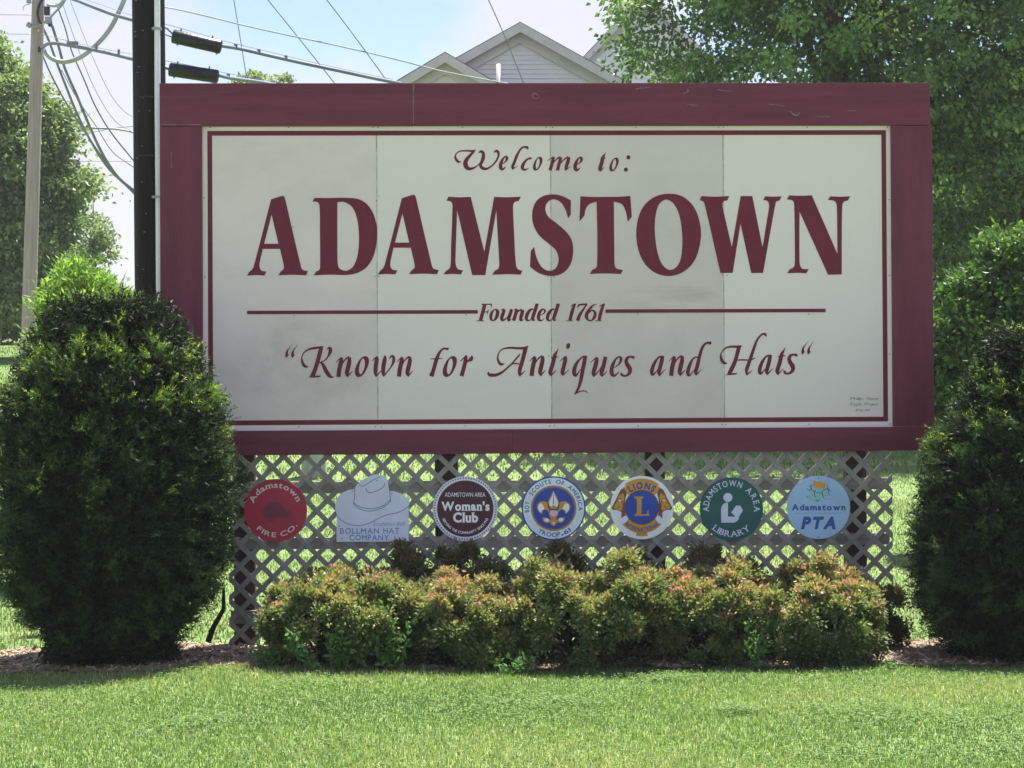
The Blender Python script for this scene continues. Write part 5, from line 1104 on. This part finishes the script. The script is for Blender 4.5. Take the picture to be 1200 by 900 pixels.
# heavy loop and the two lashed cables (left of the near pole)
cable('thick grey cable looping down from the top beside the near pole', [(152,-18),(142,8),(128,35),(110,55),(92,68),(74,72.5),(60,68),(50,58)], 5.6, 'cable_light', Yp-0.4)
r1, Q = cable('lashed cable leaving the far pole in a flat curve to the dark pole', [(49,56),(56,51.5),(68,51),(85,54),(105,57.5),(130,63),(158,70)], 4.2, 'cable', Yp-0.4, Yp-2)
MB().box(Q[18][0]-.1, Q[18][0]+.1, Q[18][1]-.05, Q[18][1]+.05, Q[18][2]-.01, Q[18][2]+.08).build('lashing_clamp', M['cable'], r1)
for k in (26, 32):
    MB().box(Q[k][0]-.02, Q[k][0]+.02, Q[k][1]-.03, Q[k][1]+.03, Q[k][2]-.01, Q[k][2]+.11).build('lashing_clamp', M['cable'], r1)
cable('upper lashed cable crossing to the dark pole near the top edge', [(82,-2),(95,2.5),(112,9),(132,16.5),(158,24)], 3.4, 'cable', Yp-0.4, Yp-2)
cable('thin second strand just under the upper lashed cable', [(90,2),(112,11),(132,18.5),(158,26)], 0.9, 'cable', Yp-0.3, Yp-2)
cable('suspension wire over the lower lashed cable', [(49,40),(80,48),(120,57),(158,64)], 0.7, 'cable_light', Yp-0.4, Yp-2)
cable('suspension wire over the upper lashed cable', [(92,-3),(120,6),(140,13),(158,19)], 0.7, 'cable_light', Yp-0.4, Yp-2)
cable('short bent cable at the top of the far pole', [(55,5),(63,7),(70,5),(80,-6)], 3.6, 'cable_light', Yp-0.3)
# falling bundle
Yb = 30.0
cable('leftmost black line falling behind the lamp head', [(48,57),(52,70),(62,92),(80,125),(98,152),(118,182),(138,207),(158,228)], 2.0, 'cable', Yb, Yb+6)
cable('twin black line falling steeply from the far pole', [(50,32),(57,47),(66,72),(78,103),(92,137),(108,168),(128,198),(158,226)], 3.0, 'cable', Yb, Yb+6)
cable('rightmost line of the tight bundle falling past the lamp', [(61,30),(68,52),(76,80),(90,112),(105,148),(120,180),(138,207),(158,224)], 3.4, 'cable', Yb, Yb+6)
cable('loose line peeling off the tight bundle', [(72,82),(86,108),(98,127),(112,147),(132,178),(158,197)], 1.0, 'cable', Yb, Yb+6)
cable('black line falling in the open sky left of the dark pole', [(66,4),(76,32),(84,60),(98,92),(112,125),(130,155),(158,190)], 1.7, 'cable', Yb, Yb+6)
cable('hair thin line with a long sag, inner one', [(72,0),(82,30),(95,66),(112,106),(135,142),(158,156)], 0.8, 'cable_light', Yb, Yb+6)
cable('hair thin line with a long sag, outer one nearest the dark pole', [(82,0),(95,34),(110,70),(128,108),(143,128),(158,139)], 0.7, 'cable_light', Yb, Yb+6)
# distant level wires
Yw = 55.0
cable('level wire at the left edge joining the far pole near its top', [(-10,17),(15,17.3),(37,17.6)], 0.9, 'cable_light', Yb)
cable('second level wire at the left edge, just over the treetop', [(-10,39.2),(15,39.8),(37,40)], 0.9, 'cable_light', Yb)
cable('faint level wire far behind, below the lamp head', [(80,189),(110,188.8),(160,189)], 0.9, 'cable_light', Yw)
cable('wire rising to the right behind the lamp head', [(60,163),(85,159),(110,154.5),(135,150),(160,147.8)], 1.0, 'cable_light', Yw)
# street lamp far behind
Ys = 52.0
lp = empty('street_lamp', (atp(176, Ys), Ys, float(zg(0, Ys))), 'distant street lamp whose head shows among the falling cables', 'street lamp')
MB().tube([(atp(176, Ys), Ys, float(zg(0, Ys))-0.3), at(176, 160, Ys), at(176, 120, Ys)], [0.12, 0.10, 0.08], 10).build('mast', M['steel'], lp, True)
MB().tube([at(x, y, Ys) for x, y in cat2([(174,160),(150,153.5),(130,150.8),(108,150.3)])], 0.032, 8).build('arm', M['steel'], lp, True)
sc_ = (Ys-CP[1])/FPX
hd = [at(x, y, Ys) for x, y in ((89.5,149.5),(92,149.5),(98,149.6),(106,150),(111,150.3))]
MB().tube(hd, [0.5*sc_, 2.6*sc_, 3.4*sc_, 2.6*sc_, 0.8*sc_], 12).build('lamp_head', M['steel'], lp, True)
MB().tube([at(91.5, 152, Ys), at(94, 152.6, Ys), at(99, 152.8, Ys), at(102, 152, Ys)], [0.6*sc_, 1.7*sc_, 1.7*sc_, 0.6*sc_], 10).build('lamp_glass', M['cable_light'], lp, True)
# right of the near pole
Yr = 2.2
cable('long sagging cable crossing from the dark pole to the small gable', [(186,7),(215,12.5),(300,33),(400,54.5),(470,71),(520,84),(600,99)], 1.8, 'cable_light', 1.0, 14)
def splice(label, a, b_, rad, Y):
    p0, p1 = np.array(at(*a, Y)), np.array(at(*b_, Y)); root = empty('splice_case', tuple(p0), label, 'splice case', 'black splice cases on the cables'); r_ = rad*(Y-CP[1])/FPX; v = p1-p0
    MB().tube([p0, p0+v*0.015, p0+v*0.03, p0+v*0.97, p0+v*0.985, p1], [r_*0.75, r_*0.96, r_, r_, r_*0.96, r_*0.75], 20).build('case', M['black'], root, True)
    for t in (0.12, 0.3, 0.5, 0.7, 0.88): MB().tube([p0+v*(t-0.008), p0+v*(t+0.008)], r_*1.035, 20).build('clamp_band', M['black'], root, True)
    for t in (0.18, 0.82): q = p0+v*t; MB().box(q[0]-0.006, q[0]+0.006, q[1]-.006, q[1]+.006, q[2]+r_*0.9, q[2]+r_*1.35).build('hanger', M['cable'], root)
    for t in (0.1, 0.9): q = p0+v*t; MB().tube([q-[0, 0, r_*0.9], q-[0, 0, r_*1.2]], 0.009, 6).build('bolt', M['steel'], root)
splice('upper black splice case right of the dark pole', (202.0, 42.2), (259.5, 55.3), 8.2, Yr)
splice('lower black splice case resting just over the top of the sign', (198.0, 81.2), (256.0, 90.0), 8.0, Yr)
cable('short stub between the dark pole and the upper splice case', [(186,28),(195,33),(203,40)], 2.6, 'cable', Yr)
cable('second stub under the first, entering the upper splice case', [(186,37),(195,41),(203,44)], 1.6, 'cable', Yr)
cable('short stub between the dark pole and the lower splice case', [(186,76.5),(192,78.5),(199,81)], 4.2, 'cable', Yr)
for lab, P_, w_, clamps in (('heavy lashed cable running right from the upper splice case', [(258,53.5),(280,57),(315,65),(355,74),(400,83.5),(435,91),(470,98)], 4.4, (277.5, 302, 334.5)),
                    ('heavy lashed cable running right from the lower splice case', [(255,88),(270,91.5),(300,95.5),(330,101)], 4.4, (268,))):
    r1, Q = cable(lab, P_, w_, 'cable', Yr, Yr+1.2)
    for cx_ in clamps:
        k = min(range(len(Q)), key=lambda i: abs((CP[0], 0)[0]*0+((Q[i]-CP)@_R/((Q[i]-CP)@_F)*FPX+600)-cx_)); q = Q[k]
        MB().box(q[0]-.014, q[0]+.014, q[1]-.012, q[1]+.012, q[2]-.004, q[2]+.032).build('lashing_clamp', M['cable'], r1, bevel=0.003)
cable('thin support wire above the upper heavy cable', [(193,28),(215,34),(259,47),(300,57),(345,68),(400,80.5),(460,93)], 0.7, 'cable', Yr, Yr+1.2)
cable('thin support wire above the lower heavy cable', [(193,71),(230,78),(262,85),(300,92),(330,97)], 0.7, 'cable', Yr, Yr+1.2)
for lab, P_, w_ in (('steep thin wire crossing the upper heavy cable', [(271,-18),(274,0),(281,42),(290,97)], 1.1), ('slanting wire ending mid-way along the top of the sign, left one', [(298,-20),(314,0),(352,47),(394,100)], 1.2),
                    ('slanting wire next right, meeting the heavy cable at the sign', [(366,-20),(383,0),(415,42),(455,97)], 1.2), ('steep wire crossing the face of the wide gable', [(564,-18),(572.5,0),(592,44),(614,99)], 1.2)):
    cable(lab, P_, w_, 'cable', 6.0, 9.0)
# orange flag at the far left, telephone pedestal behind the lattice
M['flag'] = leafmat('orange_streamers', [(0, (0.75, 0.10, 0.03)), (1, (0.85, 0.35, 0.05))], 0.3, 0.6, 1.1)
fr_ = Gp(1.0, 404); fg = empty('marker_flag', tuple(fr_), 'orange streamers on a thin stake at the far left edge', 'flag'); Yf = fr_[1]
MB().tube([fr_-[0, 0, .1], np.array(at(1.5, 346, Yf))], 0.012, 6).build('stake', M['trim'], fg)
P = []; Dn = []
for k in range(26): P.append(np.array(at(1.5, 343, Yf))+[rng.normal(0, .03), rng.normal(0, .03), 0]); Dn.append([rng.normal(0.1, 0.45), rng.normal(0, 0.4), -1])
V, F = leaves(np.array(P), np.array(Dn), 0.22, 0.022); mesh('streamers', V, F, M['flag'], fg, rnd=rng.random(len(F)))
M['ped'] = paint('pale_green_enamel', (0.36, 0.39, 0.33), 0.5, 0.08, 4)
g_ = Gp(367.5, 560.5); pd = empty('cable_pedestal', tuple(g_), 'pale grey-green cable pedestal seen through the lattice at upper left', 'pedestal')
s2 = (g_[1]-CP[1])/FPX; hwd = 14.2*s2
MB().box(g_[0]-hwd, g_[0]+hwd, g_[1], g_[1]+2*hwd, g_[2]-0.1, g_[2]+0.85).build('housing', M['ped'], pd, bevel=0.015)
MB().box(g_[0]-hwd-.012, g_[0]+hwd+.012, g_[1]-.012, g_[1]+2*hwd+.012, g_[2]+0.852, g_[2]+0.90).build('cap', M['ped'], pd, bevel=0.01)
MB().box(g_[0]-hwd*0.55, g_[0]-hwd*0.45, g_[1]-.006, g_[1]-.001, g_[2]+0.1, g_[2]+0.8).build('seam', M['steel'], pd)

# ------------------------------------------------------------------ air
hz_m = bpy.data.materials.new('haze'); hz_m.use_nodes = True; hn = hz_m.node_tree; hn.nodes.clear()
ho = hn.nodes.new('ShaderNodeOutputMaterial'); hv = hn.nodes.new('ShaderNodeVolumePrincipled'); hv.inputs['Color'].default_value = (0.93, 0.96, 1.0, 1); hv.inputs['Density'].default_value = 0.0004; hv.inputs['Anisotropy'].default_value = 0.2
hn.links.new(hv.outputs[0], ho.inputs['Volume'])
tag(MB().box(-302, 302, -152, 262, -6, 16).build('haze', hz_m), 'thin summer haze lying over the whole place', 'haze', kind='stuff')
SC.cycles.volume_bounces = 0
